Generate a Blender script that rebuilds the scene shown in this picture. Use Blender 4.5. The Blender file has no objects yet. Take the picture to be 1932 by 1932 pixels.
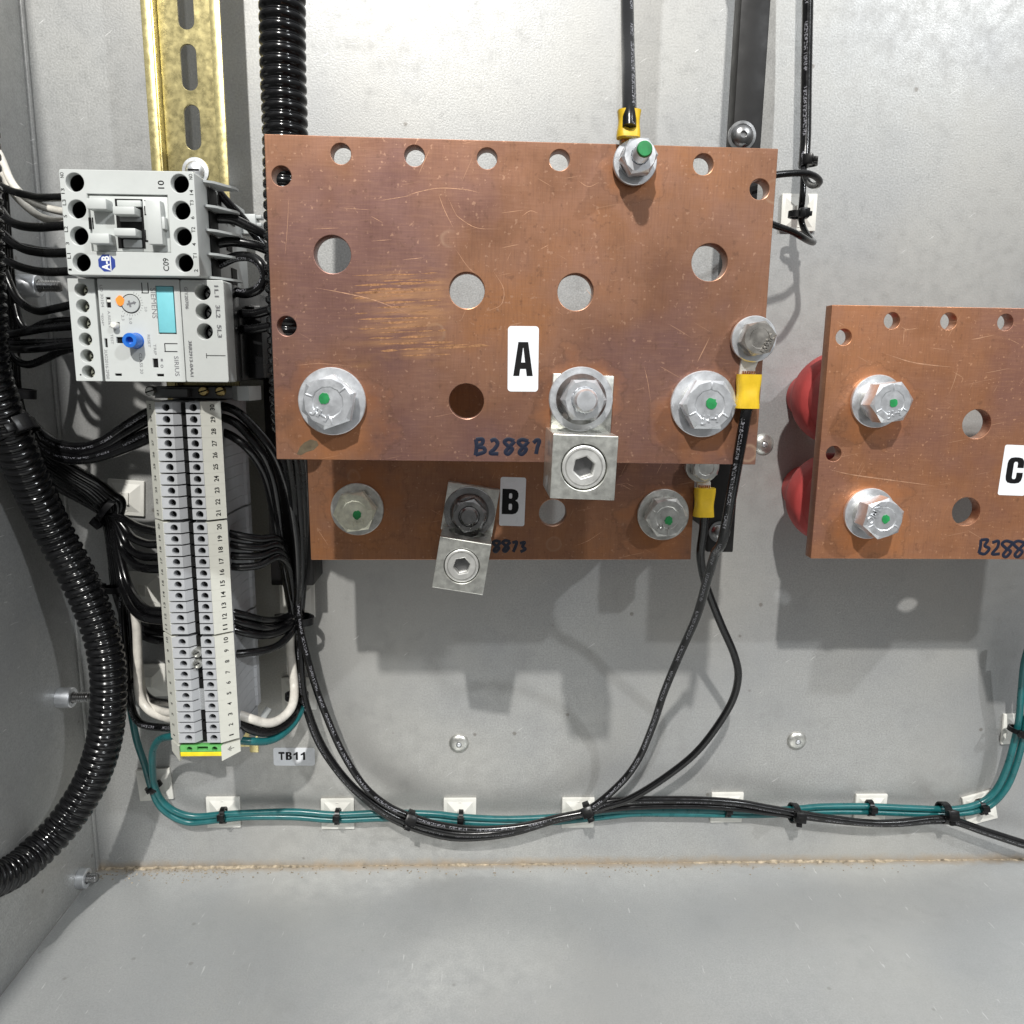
import bpy, bmesh, math, random
from mathutils import Vector, Matrix
random.seed(7)
sc = bpy.context.scene
COL = sc.collection
R = math.radians

# ------------------------------------------------------------------ camera, light, exposure
# Units while modelling: millimetres. Back panel of the enclosure is the plane y = 0, z is up, h = distance out of the panel.
MM = 0.001
CAM_D = 420.0
FOC = 1460.0            # focal length in units of a 1932 wide picture
PITCH, YAW, ROLL = R(10.27), R(2.38), R(0.93)
fwd = Vector((math.sin(YAW)*math.cos(PITCH), math.cos(YAW)*math.cos(PITCH), -math.sin(PITCH)))
rt0 = Vector((math.cos(YAW), -math.sin(YAW), 0))
up0 = rt0.cross(fwd)
rgt = rt0*math.cos(ROLL) + up0*math.sin(ROLL)
upv = -rt0*math.sin(ROLL) + up0*math.cos(ROLL)
cd = bpy.data.cameras.new('camera')
cam = bpy.data.objects.new('camera', cd); COL.objects.link(cam)
m = Matrix((rgt, upv, -fwd)).transposed().to_4x4()
m.translation = Vector((0, -CAM_D*MM, 0))
cam.matrix_world = m
cd.sensor_width = 36; cd.lens = 36*FOC/1932.0
cd.clip_start = 0.01; cd.clip_end = 50
sc.camera = cam

w = bpy.data.worlds.new('World'); sc.world = w; w.use_nodes = True
nt = w.node_tree
bg = nt.nodes['Background']
tc = nt.nodes.new('ShaderNodeTexCoord'); sp = nt.nodes.new('ShaderNodeSeparateXYZ')
mr = nt.nodes.new('ShaderNodeMapRange'); mr.inputs[1].default_value = -1; mr.inputs[2].default_value = 1
rp = nt.nodes.new('ShaderNodeValToRGB')
el = rp.color_ramp.elements; el.new(0.5)
for e_, (p_, c_) in zip(el, ((0.0, (0.10, 0.098, 0.095)), (0.5, (0.40, 0.40, 0.395)), (1.0, (1.45, 1.48, 1.52)))): e_.position = p_; e_.color = (*c_, 1)
nt.links.new(tc.outputs['Generated'], sp.inputs[0]); nt.links.new(sp.outputs['Z'], mr.inputs[0])
nt.links.new(mr.outputs[0], rp.inputs[0]); nt.links.new(rp.outputs[0], bg.inputs['Color'])
bg.inputs['Strength'].default_value = 0.53

def lamp(name, target, direction, dist, power, size, color):
    ld = bpy.data.lights.new(name, 'AREA'); ld.shape = 'DISK'; ld.size = size; ld.energy = power; ld.color = color
    lo = bpy.data.objects.new(name, ld); COL.objects.link(lo)
    d = Vector(direction).normalized()
    lo.location = Vector(target)*MM + d*dist
    lo.rotation_euler = (-d).to_track_quat('-Z', 'Y').to_euler()
    return lo
lamp('ceiling_lamp', (40, 0, -80), (-0.17, -1.0, 0.92), 2.3, 57, 0.05, (1.0, 0.98, 0.94))
lamp('ceiling_lamp', (40, 0, -80), (0.82, -1.0, 0.86), 2.3, 19, 0.06, (0.95, 0.98, 1.0))

vs = sc.view_settings
vs.view_transform = 'Standard'; vs.look = 'None'; vs.exposure = 0.0; vs.gamma = 1.0; vs.use_curve_mapping = False

# ------------------------------------------------------------------ geometry helpers
def P(px, py, h):
    r = fwd*FOC + rgt*(px-966) - upv*(py-966)
    return Vector((0, -CAM_D, 0)) + r*((CAM_D-h)/r.y)
def PW(px, py, xw):
    r = fwd*FOC + rgt*(px-966) - upv*(py-966)
    return Vector((0, -CAM_D, 0)) + r*(xw/r.x)
def Z(ox, oy, s):
    return lambda x, y: ((ox+x/s)/1.00725, (oy+y/s)/1.00725)
def ppm(px, py, h):
    return 1.0/(P(px+1, py, h)-P(px, py, h)).length

class Frame:
    def __init__(s, o=(0, 0, 0), ang=0.0, ux=None, uy=None):
        s.o = Vector(o)
        if ux is None:
            s.ux = Vector((math.cos(ang), 0, math.sin(ang))); s.uy = Vector((-math.sin(ang), 0, math.cos(ang)))
        else:
            s.ux = Vector(ux).normalized(); s.uy = Vector(uy).normalized()
        s.uz = s.ux.cross(s.uy)
    def w(s, u, v, n=0):
        return s.o + s.ux*u + s.uy*v + s.uz*n
    def l(s, p):
        d = Vector(p)-s.o
        return d.dot(s.ux), d.dot(s.uy), d.dot(s.uz)
    def px(s, px, py, h):
        a = s.l(P(px, py, h)); return a[0], a[1]
    def rect(s, z, x0, y0, x1, y1, h):
        c = [s.px(*z(x, y), h) for x, y in ((x0, y0), (x1, y0), (x1, y1), (x0, y1))]
        uc = sum(a[0] for a in c)/4; vc = sum(a[1] for a in c)/4
        wu = (math.dist(c[0], c[1])+math.dist(c[3], c[2]))/2; wv = (math.dist(c[0], c[3])+math.dist(c[1], c[2]))/2
        return uc, vc, wu, wv
WALL = Frame()
LOC = {}

def clean(me, angle=38):
    for p in me.polygons: p.use_smooth = True
    me.set_sharp_from_angle(angle=R(angle))

class MB:
    """collects shapes into one mesh, world millimetres"""
    def __init__(s): s.bm = bmesh.new(); s.uvs = None
    def _xf(s, vs, F):
        for v in vs: v.co = F.w(*v.co)
    def box(s, F, uc, vc, w0, w1, wu, wv, bev=0.3, seg=2, ang=0.0):
        M = Matrix.Translation((uc, vc, (w0+w1)/2)) @ Matrix.Rotation(ang, 4, 'Z') @ Matrix.Diagonal((wu, wv, abs(w1-w0), 1))
        g = bmesh.ops.create_cube(s.bm, size=1, matrix=M)
        vs = g['verts']
        if bev > 0:
            es = list({e for v in vs for e in v.link_edges})
            r = bmesh.ops.bevel(s.bm, geom=es, offset=bev, segments=seg, affect='EDGES', profile=0.5)
            vs = list({v for f in r['faces'] for v in f.verts} | {v for v in vs if v.is_valid})
        s._xf(vs, F); return s
    def lathe(s, F, prof, n=32, uc=0, vc=0, a0=0.0, closed=False):
        """prof: (radius, n) pairs along the frame's normal"""
        rings = []
        for r, h in prof:
            if r < 1e-6:
                rings.append([s.bm.verts.new(F.w(uc, vc, h))])
            else:
                rings.append([s.bm.verts.new(F.w(uc+r*math.cos(a0+2*math.pi*i/n), vc+r*math.sin(a0+2*math.pi*i/n), h)) for i in range(n)])
        prs = list(zip(rings, rings[1:])) + ([(rings[-1], rings[0])] if closed else [])
        for A, B in prs:
            for i in range(n):
                j = (i+1) % n
                try:
                    if len(A) == 1 and len(B) == 1: continue
                    if len(A) == 1: s.bm.faces.new((A[0], B[j], B[i]))
                    elif len(B) == 1: s.bm.faces.new((A[i], A[j], B[0]))
                    else: s.bm.faces.new((A[i], A[j], B[j], B[i]))
                except ValueError: pass
        return s
    def tube(s, pts, r, n=10, caps=True, rfun=None, flat=None):
        """swept tube through world points with uv (around, along mm)"""
        uvl = s.bm.loops.layers.uv.verify()
        pts = [Vector(p) for p in pts]
        T = []
        for i in range(len(pts)):
            a = pts[max(i-1, 0)]; b = pts[min(i+1, len(pts)-1)]
            t = (b-a); T.append(t.normalized() if t.length > 1e-9 else Vector((0, 0, 1)))
        nrm = Vector((0, -1, 0)); nrm = (nrm - T[0]*nrm.dot(T[0]))
        if nrm.length < 1e-3: nrm = Vector((1, 0, 0)) - T[0]*T[0].x
        nrm.normalize()
        rings = []; L = 0; Ls = []
        for i, p in enumerate(pts):
            if i:
                L += (p-pts[i-1]).length
                nrm = nrm - T[i]*nrm.dot(T[i]); nrm.normalize()
            Ls.append(L)
            b = T[i].cross(nrm)
            rr = rfun(L) if rfun else r
            rings.append([s.bm.verts.new(p + (nrm*math.cos(2*math.pi*k/n)*(flat or 1.0) + b*math.sin(2*math.pi*k/n))*rr) for k in range(n)])
        for i in range(len(rings)-1):
            for k in range(n):
                j = (k+1) % n
                f = s.bm.faces.new((rings[i][k], rings[i][j], rings[i+1][j], rings[i+1][k]))
                for lp, (uu, vv) in zip(f.loops, ((k, i), (k+1, i), (k+1, i+1), (k, i+1))):
                    lp[uvl].uv = (uu/n, Ls[vv])
        if caps:
            s.bm.faces.new(rings[0][::-1]); s.bm.faces.new(rings[-1])
        return s
    def prism(s, F, poly, n0, n1):
        """polygon in (u,v) extruded along the normal from n0 to n1"""
        A = [s.bm.verts.new(F.w(u, v, n0)) for u, v in poly]; B = [s.bm.verts.new(F.w(u, v, n1)) for u, v in poly]
        k = len(poly)
        s.bm.faces.new(A[::-1]); s.bm.faces.new(B)
        for i in range(k):
            j = (i+1) % k; s.bm.faces.new((A[i], A[j], B[j], B[i]))
        return s
    def poly(s, pts):
        s.bm.faces.new([s.bm.verts.new(Vector(p)) for p in pts]); return s
    def curvefill(s, F, splines, n0, n1, bev=0.15):
        me = fillmesh(splines, n0, n1, bev)
        k0 = len(s.bm.verts)
        s.bm.from_mesh(me); s.bm.verts.ensure_lookup_table()
        for v in list(s.bm.verts)[k0:]: v.co = F.w(*v.co)
        bpy.data.meshes.remove(me); return s

def fillmesh(splines, n0, n1, bev):
    cu = bpy.data.curves.new('t', 'CURVE'); cu.dimensions = '2D'; cu.fill_mode = 'BOTH'
    th = n1-n0
    cu.extrude = max(th/2-bev, 1e-4); cu.bevel_depth = bev; cu.bevel_resolution = 1; cu.offset = -bev if bev else 0
    for pl in splines:
        sp = cu.splines.new('POLY'); sp.points.add(len(pl)-1); sp.use_cyclic_u = True
        for p, (x, y) in zip(sp.points, pl): p.co = (x, y, 0, 1)
    ob = bpy.data.objects.new('t', cu); COL.objects.link(ob)
    dg = bpy.context.evaluated_depsgraph_get()
    me = bpy.data.meshes.new_from_object(ob.evaluated_get(dg))
    for v in me.vertices: v.co.z += (n0+n1)/2
    bpy.data.objects.remove(ob); bpy.data.curves.remove(cu)
    return me
def circ(u, v, r, n=32, a0=0.0): return [(u+r*math.cos(a0+2*math.pi*i/n), v+r*math.sin(a0+2*math.pi*i/n)) for i in range(n)]
def rrect(uc, vc, wu, wv, r=0.0, ang=0.0, n=5):
    if r <= 0: pts = [(-wu/2, -wv/2), (wu/2, -wv/2), (wu/2, wv/2), (-wu/2, wv/2)]
    else:
        pts = []
        for cx, cy, a in ((wu/2-r, -wv/2+r, -90), (wu/2-r, wv/2-r, 0), (-wu/2+r, wv/2-r, 90), (-wu/2+r, -wv/2+r, 180)):
            for i in range(n+1):
                t = R(a+90*i/n); pts.append((cx+r*math.cos(t), cy+r*math.sin(t)))
    c, s_ = math.cos(ang), math.sin(ang)
    return [(uc+x*c-y*s_, vc+x*s_+y*c) for x, y in pts]

def thing(name, loc, label, cat, group=None):
    o = bpy.data.objects.new(name, None); COL.objects.link(o)
    o.empty_display_size = 0.01
    o.location = Vector(loc)*MM; LOC[o] = Vector(loc)
    o['label'] = label; o['category'] = cat
    if group: o['group'] = group
    return o
def mk(name, mb, mat, parent=None, label=None, cat=None, group=None, kind=None, angle=38, loc=None):
    bm = mb.bm
    bmesh.ops.recalc_face_normals(bm, faces=bm.faces)
    if parent is None:
        if loc is None:
            lo = Vector((min(v.co.x for v in bm.verts), min(v.co.y for v in bm.verts), min(v.co.z for v in bm.verts)))
            hi = Vector((max(v.co.x for v in bm.verts), max(v.co.y for v in bm.verts), max(v.co.z for v in bm.verts)))
            loc = (lo+hi)/2
        base = Vector(loc)
    else: base = LOC[parent]
    for v in bm.verts: v.co = (v.co-base)*MM
    me = bpy.data.meshes.new(name); bm.to_mesh(me); bm.free()
    clean(me, angle)
    me.materials.append(mat)
    o = bpy.data.objects.new(name, me); COL.objects.link(o)
    if parent is None: o.location = base*MM
    else: o.parent = parent
    LOC[o] = base
    if label: o['label'] = label
    if cat: o['category'] = cat
    if group: o['group'] = group
    if kind: o['kind'] = kind
    return o
def relink(src, parent, shift):
    """copy a part for another copy of its thing"""
    o = src.copy(); COL.objects.link(o); o.parent = parent; LOC[o] = LOC[parent]
    return o

TXT = {}
def text_mesh(s, bold=0.0):
    if (s, bold) not in TXT:
        cu = bpy.data.curves.new('t', 'FONT'); cu.body = s; cu.size = 1; cu.offset = bold; cu.resolution_u = 3
        cu.extrude = 0.0
        ob = bpy.data.objects.new('t', cu); COL.objects.link(ob)
        dg = bpy.context.evaluated_depsgraph_get()
        me = bpy.data.meshes.new_from_object(ob.evaluated_get(dg))
        vs_ = [tuple(v.co) for v in me.vertices]; fs = [tuple(p.vertices) for p in me.polygons]
        bpy.data.objects.remove(ob); bpy.data.curves.remove(cu); bpy.data.meshes.remove(me)
        x0 = min(v[0] for v in vs_); x1 = max(v[0] for v in vs_); y0 = min(v[1] for v in vs_); y1 = max(v[1] for v in vs_)
        TXT[(s, bold)] = ([((v[0]-x0)/(x1-x0)-0.5, (v[1]-y0)/(y1-y0)-0.5) for v in vs_], fs)
    return TXT[(s, bold)]
def add_text(mb, s, F, u, v, n, tw, th, rot=0.0, bold=0.0):
    vs_, fs = text_mesh(s, bold)
    c, si = math.cos(rot), math.sin(rot)
    bv = []
    for x, y in vs_:
        X, Y = x*tw, y*th
        bv.append(mb.bm.verts.new(F.w(u+X*c-Y*si, v+X*si+Y*c, n)))
    for f in fs:
        try: mb.bm.faces.new([bv[i] for i in f])
        except ValueError: pass
def lettering(name, items, F, mat, parent, bold=0.0):
    """items: (text, u, v, n, width, height, rot)"""
    for it in items:
        mb = MB(); add_text(mb, it[0], F, *it[1:6], rot=it[6], bold=bold); mk_flat(name, mb, mat, parent)
def mk_flat(name, mb, mat, parent):
    # keep the letters facing outward: no normal recalculation
    base = LOC[parent]
    for v in mb.bm.verts: v.co = (v.co-base)*MM
    me = bpy.data.meshes.new(name); mb.bm.to_mesh(me); mb.bm.free(); me.materials.append(mat)
    o = bpy.data.objects.new(name, me); COL.objects.link(o); o.parent = parent; LOC[o] = base
    return o

def spline(pts, sub=8):
    p = [Vector(q) for q in pts]
    p = [p[0]*2-p[1]] + p + [p[-1]*2-p[-2]]
    out = []
    for i in range(1, len(p)-2):
        a, b, c, d = p[i-1], p[i], p[i+1], p[i+2]
        # centripetal-ish Catmull-Rom
        for k in range(sub):
            t = k/sub
            out.append(0.5*((2*b)+(-a+c)*t+(2*a-5*b+4*c-d)*t*t+(-a+3*b-3*c+d)*t*t*t))
    out.append(p[-2]); return out

# ------------------------------------------------------------------ materials
def new_mat(name):
    m_ = bpy.data.materials.new(name); m_.use_nodes = True
    t = m_.node_tree; b = t.nodes['Principled BSDF']
    return m_, t, b
def node(t, typ, **kw):
    n = t.nodes.new(typ)
    for k, v in kw.items():
        if k.startswith('i_'): n.inputs[k[2:]].default_value = v
        elif k.startswith('n_'): n.inputs[int(k[2:])].default_value = v
        else: setattr(n, k, v)
    return n
def noise(t, scale, detail=4, rough=0.55, vec=None):
    n = node(t, 'ShaderNodeTexNoise'); n.inputs['Scale'].default_value = scale
    n.inputs['Detail'].default_value = detail; n.inputs['Roughness'].default_value = rough
    if vec is not None: t.links.new(vec, n.inputs['Vector'])
    return n
def ramp(t, src, stops):
    r = node(t, 'ShaderNodeValToRGB'); t.links.new(src, r.inputs[0])
    e = r.color_ramp.elements
    while len(e) < len(stops): e.new(0.5)
    for el, (p, c) in zip(e, stops):
        el.position = p; el.color = (c, c, c, 1) if isinstance(c, (int, float)) else (*c, 1)
    return r
def mixc(t, fac, a, b, mode='MIX'):
    n = node(t, 'ShaderNodeMix', data_type='RGBA', blend_type=mode)
    for sock, val in ((0, fac), (6, a), (7, b)):
        if hasattr(val, 'links') or hasattr(val, 'is_linked'): t.links.new(val, n.inputs[sock])
        elif isinstance(val, (int, float)): n.inputs[sock].default_value = val
        else: n.inputs[sock].default_value = (*val, 1)
    return n.outputs[2]
def mth(t, op, a, b=None, c=None):
    n = node(t, 'ShaderNodeMath', operation=op)
    for i, v in enumerate((a, b, c)):
        if v is None: continue
        if hasattr(v, 'is_linked'): t.links.new(v, n.inputs[i])
        else: n.inputs[i].default_value = v
    return n.outputs[0]
def wpos(t): return node(t, 'ShaderNodeNewGeometry').outputs['Position']
def opos(t): return node(t, 'ShaderNodeTexCoord').outputs['Object']
def scalev(t, v, s):
    n = node(t, 'ShaderNodeMapping'); n.inputs['Scale'].default_value = s; t.links.new(v, n.inputs['Vector']); return n.outputs[0]
def bump(t, b, src, strength, dist):
    n = node(t, 'ShaderNodeBump'); n.inputs['Strength'].default_value = strength; n.inputs['Distance'].default_value = dist
    t.links.new(src, n.inputs['Height']); t.links.new(n.outputs[0], b.inputs['Normal'])

def simple(name, col, rough=0.5, metal=0.0, var=0.06, sc_=300, bmp=0.0, rv=0.08, spec=0.5, big=0.0):
    m_, t, b = new_mat(name)
    v = opos(t)
    n = noise(t, sc_, 5, 0.6, v)
    lo = tuple(c*(1-var*2) for c in col); hi = tuple(min(1, c*(1+var*2)) for c in col)
    c = ramp(t, n.outputs[0], [(0.3, lo), (0.7, hi)]).outputs[0]
    if big:
        n2 = noise(t, sc_*0.12, 3, 0.5, v)
        c = mixc(t, mth(t, 'MULTIPLY', ramp(t, n2.outputs[0], [(0.45, 0.0), (0.7, 1.0)]).outputs[0], big), c, tuple(x*0.55 for x in col))
    t.links.new(c, b.inputs['Base Color'])
    rr = ramp(t, noise(t, sc_*0.7, 4, 0.6, v).outputs[0], [(0.3, max(0.02, rough-rv)), (0.7, min(1, rough+rv))])
    t.links.new(rr.outputs[0], b.inputs['Roughness'])
    b.inputs['Metallic'].default_value = metal; b.inputs['Specular IOR Level'].default_value = spec
    if bmp: bump(t, b, n.outputs[0], bmp, 0.0002)
    return m_

def galvanised(name='galvanised_sheet', pale=0.0):
    m_, t, b = new_mat(name)
    p = wpos(t)
    fine = noise(t, 1100, 3, 0.6, p); mid = noise(t, 130, 5, 0.65, p); big = noise(t, 11, 4, 0.55, p)
    c = ramp(t, fine.outputs[0], [(0.30, (0.31, 0.312, 0.304)), (0.70, (0.475, 0.477, 0.466))]).outputs[0]
    c = mixc(t, mth(t, 'MULTIPLY', ramp(t, mid.outputs[0], [(0.42, 0.0), (0.72, 1.0)]).outputs[0], 0.22), c, (0.30, 0.30, 0.295))
    c = mixc(t, mth(t, 'MULTIPLY', ramp(t, big.outputs[0], [(0.40, 0.0), (0.62, 1.0)]).outputs[0], 0.45), c, (0.285, 0.292, 0.304))
    c = mixc(t, mth(t, 'MULTIPLY', ramp(t, noise(t, 6.5, 3, 0.55, p).outputs[0], [(0.46, 0.0), (0.62, 1.0)]).outputs[0], 0.45), c, (0.43, 0.418, 0.385))
    c = mixc(t, mth(t, 'MULTIPLY', ramp(t, noise(t, 28, 5, 0.7, p).outputs[0], [(0.56, 0.0), (0.70, 1.0)]).outputs[0], 0.28), c, (0.24, 0.24, 0.235))
    c = mixc(t, mth(t, 'MULTIPLY', ramp(t, noise(t, 330, 4, 0.7, p).outputs[0], [(0.60, 0.0), (0.70, 1.0)]).outputs[0], 0.22), c, (0.22, 0.215, 0.20))
    # small pale scratches
    sv = node(t, 'ShaderNodeMapping'); sv.inputs['Rotation'].default_value = (0, R(38), 0); t.links.new(p, sv.inputs['Vector'])
    s_ = noise(t, 1.0, 2, 0.5, scalev(t, sv.outputs[0], (80, 80, 900)))
    c = mixc(t, mth(t, 'MULTIPLY', ramp(t, s_.outputs[0], [(0.72, 0.0), (0.75, 1.0)]).outputs[0], 0.6), c, (0.74, 0.74, 0.73))
    # grime specks
    vo = node(t, 'ShaderNodeTexVoronoi'); vo.inputs['Scale'].default_value = 42; t.links.new(p, vo.inputs['Vector'])
    c = mixc(t, mth(t, 'MULTIPLY', ramp(t, vo.outputs['Distance'], [(0.035, 1.0), (0.06, 0.0)]).outputs[0], 0.55), c, (0.12, 0.10, 0.08))
    if pale: c = mixc(t, pale, c, (0.66, 0.685, 0.69))
    # brown dust low down by the floor joint
    z = node(t, 'ShaderNodeSeparateXYZ'); t.links.new(p, z.inputs[0])
    dz = mth(t, 'ADD', mth(t, 'ABSOLUTE', mth(t, 'SUBTRACT', z.outputs[2], ZF*MM)), mth(t, 'ABSOLUTE', z.outputs[1]))
    dm = ramp(t, mth(t, 'ADD', mth(t, 'MULTIPLY', dz, 60.0), mth(t, 'MULTIPLY', mid.outputs[0], 0.6)), [(0.32, 1.0), (0.62, 0.0)])
    c = mixc(t, mth(t, 'MULTIPLY', dm.outputs[0], 0.65), c, (0.36, 0.28, 0.19))
    t.links.new(c, b.inputs['Base Color'])
    rr = ramp(t, mid.outputs[0], [(0.3, 0.34), (0.7, 0.55)]); t.links.new(rr.outputs[0], b.inputs['Roughness'])
    b.inputs['Metallic'].default_value = 0.45
    bump(t, b, fine.outputs[0], 0.25, 0.00025)
    return m_

def copper(name, seed, rub=None, tone=(1, 1, 1), rings=1.0, bolts=()):
    m_, t, b = new_mat(name)
    p0 = wpos(t)
    mp = node(t, 'ShaderNodeMapping'); mp.inputs['Location'].default_value = (seed, seed*0.3, -seed); t.links.new(p0, mp.inputs['Vector']); p = mp.outputs[0]
    big = noise(t, 12, 4, 0.55, p); mid = noise(t, 60, 5, 0.6, p); fine = noise(t, 900, 3, 0.6, p)
    hl = noise(t, 1.0, 3, 0.6, scalev(t, p, (120, 120, 1500))); vl = noise(t, 1.0, 3, 0.6, scalev(t, p, (1500, 120, 120)))
    tn = lambda c_: tuple(x*y for x, y in zip(c_, tone))
    A = tn((0.345, 0.172, 0.100)); B = tn((0.225, 0.118, 0.098)); Cc = tn((0.41, 0.188, 0.088)); D = tn((0.28, 0.137, 0.080))
    c = ramp(t, big.outputs[0], [(0.38, B), (0.47, D), (0.54, A), (0.62, Cc)]).outputs[0]
    c = mixc(t, mth(t, 'MULTIPLY', ramp(t, mid.outputs[0], [(0.38, 0.0), (0.66, 1.0)]).outputs[0], 0.45), c, tn((0.175, 0.098, 0.080)))
    c = mixc(t, mth(t, 'MULTIPLY', ramp(t, hl.outputs[0], [(0.45, 0.0), (0.75, 1.0)]).outputs[0], 0.30), c, tn((0.38, 0.215, 0.135)))
    c = mixc(t, mth(t, 'MULTIPLY', ramp(t, vl.outputs[0], [(0.45, 0.0), (0.75, 1.0)]).outputs[0], 0.30), c, tn((0.155, 0.082, 0.060)))
    c = mixc(t, mth(t, 'MULTIPLY', ramp(t, noise(t, 650, 2, 0.5, p).outputs[0], [(0.66, 0.0), (0.72, 1.0)]).outputs[0], 0.45), c, tn((0.55, 0.33, 0.22)))
    c = mixc(t, mth(t, 'MULTIPLY', ramp(t, noise(t, 420, 3, 0.6, p).outputs[0], [(0.30, 1.0), (0.38, 0.0)]).outputs[0], 0.35), c, tn((0.12, 0.065, 0.045)))
    # bright scratches, sparse, in patches
    for rot, thr in ((R(12), 0.745), (R(66), 0.755), (R(-28), 0.755)):
        sv = node(t, 'ShaderNodeMapping'); sv.inputs['Rotation'].default_value = (0, rot, 0); t.links.new(p, sv.inputs['Vector'])
        s_ = noise(t, 1.0, 2, 0.5, scalev(t, sv.outputs[0], (42, 42, 1500)))
        k = mth(t, 'MULTIPLY', ramp(t, s_.outputs[0], [(thr-0.03, 0.0), (thr, 1.0)]).outputs[0], ramp(t, noise(t, 22, 2, 0.5, p).outputs[0], [(0.42, 0.0), (0.6, 1.0)]).outputs[0])
        c = mixc(t, mth(t, 'MULTIPLY', k, 0.8), c, (0.72, 0.42, 0.26))
    # pale dried water spots
    vo = node(t, 'ShaderNodeTexVoronoi'); vo.inputs['Scale'].default_value = 46; vo.inputs['Randomness'].default_value = 1.0
    dv = mixc(t, 0.12, p, mid.outputs[1]); t.links.new(p, vo.inputs['Vector'])
    d = mth(t, 'ADD', vo.outputs['Distance'], mth(t, 'MULTIPLY', mid.outputs[0], 0.14))
    ring = ramp(t, d, [(0.20, 0.25), (0.235, 1.0), (0.265, 0.0)]).outputs[0]
    sel = ramp(t, mth(t, 'FRACT', mth(t, 'MULTIPLY', vo.outputs['Color'], 7.31)), [(0.70, 0.0), (0.72, 1.0)]).outputs[0]
    area = ramp(t, noise(t, 15, 2, 0.5, p).outputs[0], [(0.46, 0.0), (0.54, 1.0)]).outputs[0]
    c = mixc(t, mth(t, 'MULTIPLY', mth(t, 'MULTIPLY', ring, sel), mth(t, 'MULTIPLY', area, 0.62*rings)), c, (0.52, 0.36, 0.25))
    # orange bleed round the bolts, brown rim where it dried
    for (bx, bz, br_) in bolts:
        vd = node(t, 'ShaderNodeVectorMath', operation='DISTANCE'); t.links.new(p0, vd.inputs[0])
        s9 = node(t, 'ShaderNodeSeparateXYZ'); t.links.new(p0, s9.inputs[0]); c9 = node(t, 'ShaderNodeCombineXYZ')
        t.links.new(s9.outputs[0], c9.inputs[0]); t.links.new(s9.outputs[2], c9.inputs[2]); t.links.new(c9.outputs[0], vd.inputs[0])
        vd.inputs[1].default_value = (bx*MM, 0, bz*MM-0.003)
        dd = mth(t, 'ADD', mth(t, 'DIVIDE', vd.outputs['Value'], br_*MM), mth(t, 'MULTIPLY', mth(t, 'SUBTRACT', noise(t, 90, 4, 0.6, p).outputs[0], 0.5), 1.5))
        c = mixc(t, mth(t, 'MULTIPLY', ramp(t, dd, [(0.45, 0.8), (1.0, 0.0)]).outputs[0], 0.55), c, tn((0.47, 0.185, 0.062)))
        c = mixc(t, mth(t, 'MULTIPLY', ramp(t, dd, [(0.90, 0.0), (0.98, 1.0), (1.04, 0.0)]).outputs[0], 0.30), c, tn((0.13, 0.065, 0.04)))
    # rubbed bright bands
    if rub:
        (x0, z0, x1, z1) = rub
        s3 = node(t, 'ShaderNodeSeparateXYZ'); t.links.new(p0, s3.inputs[0])
        wob = mth(t, 'MULTIPLY', mth(t, 'SUBTRACT', noise(t, 45, 4, 0.6, p).outputs[0], 0.5), 0.030)
        def inside(v, a, bb, soft):
            v = mth(t, 'ADD', v, wob)
            l = node(t, 'ShaderNodeMapRange', interpolation_type='SMOOTHSTEP'); t.links.new(v, l.inputs[0]); l.inputs[1].default_value = a; l.inputs[2].default_value = a+soft
            r_ = node(t, 'ShaderNodeMapRange', interpolation_type='SMOOTHSTEP'); t.links.new(v, r_.inputs[0]); r_.inputs[1].default_value = bb; r_.inputs[2].default_value = bb-soft
            return mth(t, 'MULTIPLY', l.outputs[0], r_.outputs[0])
        zt = mth(t, 'SUBTRACT', s3.outputs[2], mth(t, 'MULTIPLY', s3.outputs[0], 0.08))
        k = mth(t, 'MULTIPLY', inside(s3.outputs[0], x0*MM, x1*MM, 0.016), inside(s3.outputs[2], z0*MM, z1*MM, 0.010))
        cb = node(t, 'ShaderNodeCombineXYZ'); t.links.new(mth(t, 'MULTIPLY', s3.outputs[0], 26), cb.inputs[0]); t.links.new(mth(t, 'MULTIPLY', zt, 270), cb.inputs[2])
        st = ramp(t, noise(t, 1.0, 3, 0.6, cb.outputs[0]).outputs[0], [(0.44, 0.0), (0.72, 1.0)]).outputs[0]
        c = mixc(t, mth(t, 'MULTIPLY', mth(t, 'MULTIPLY', k, st), 0.85), c, (0.58, 0.31, 0.135))
    t.links.new(c, b.inputs['Base Color'])
    t.links.new(ramp(t, mid.outputs[0], [(0.3, 0.30), (0.7, 0.48)]).outputs[0], b.inputs['Roughness'])
    b.inputs['Metallic'].default_value = 0.65
    bump(t, b, hl.outputs[0], 0.12, 0.0001)
    return m_

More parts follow.
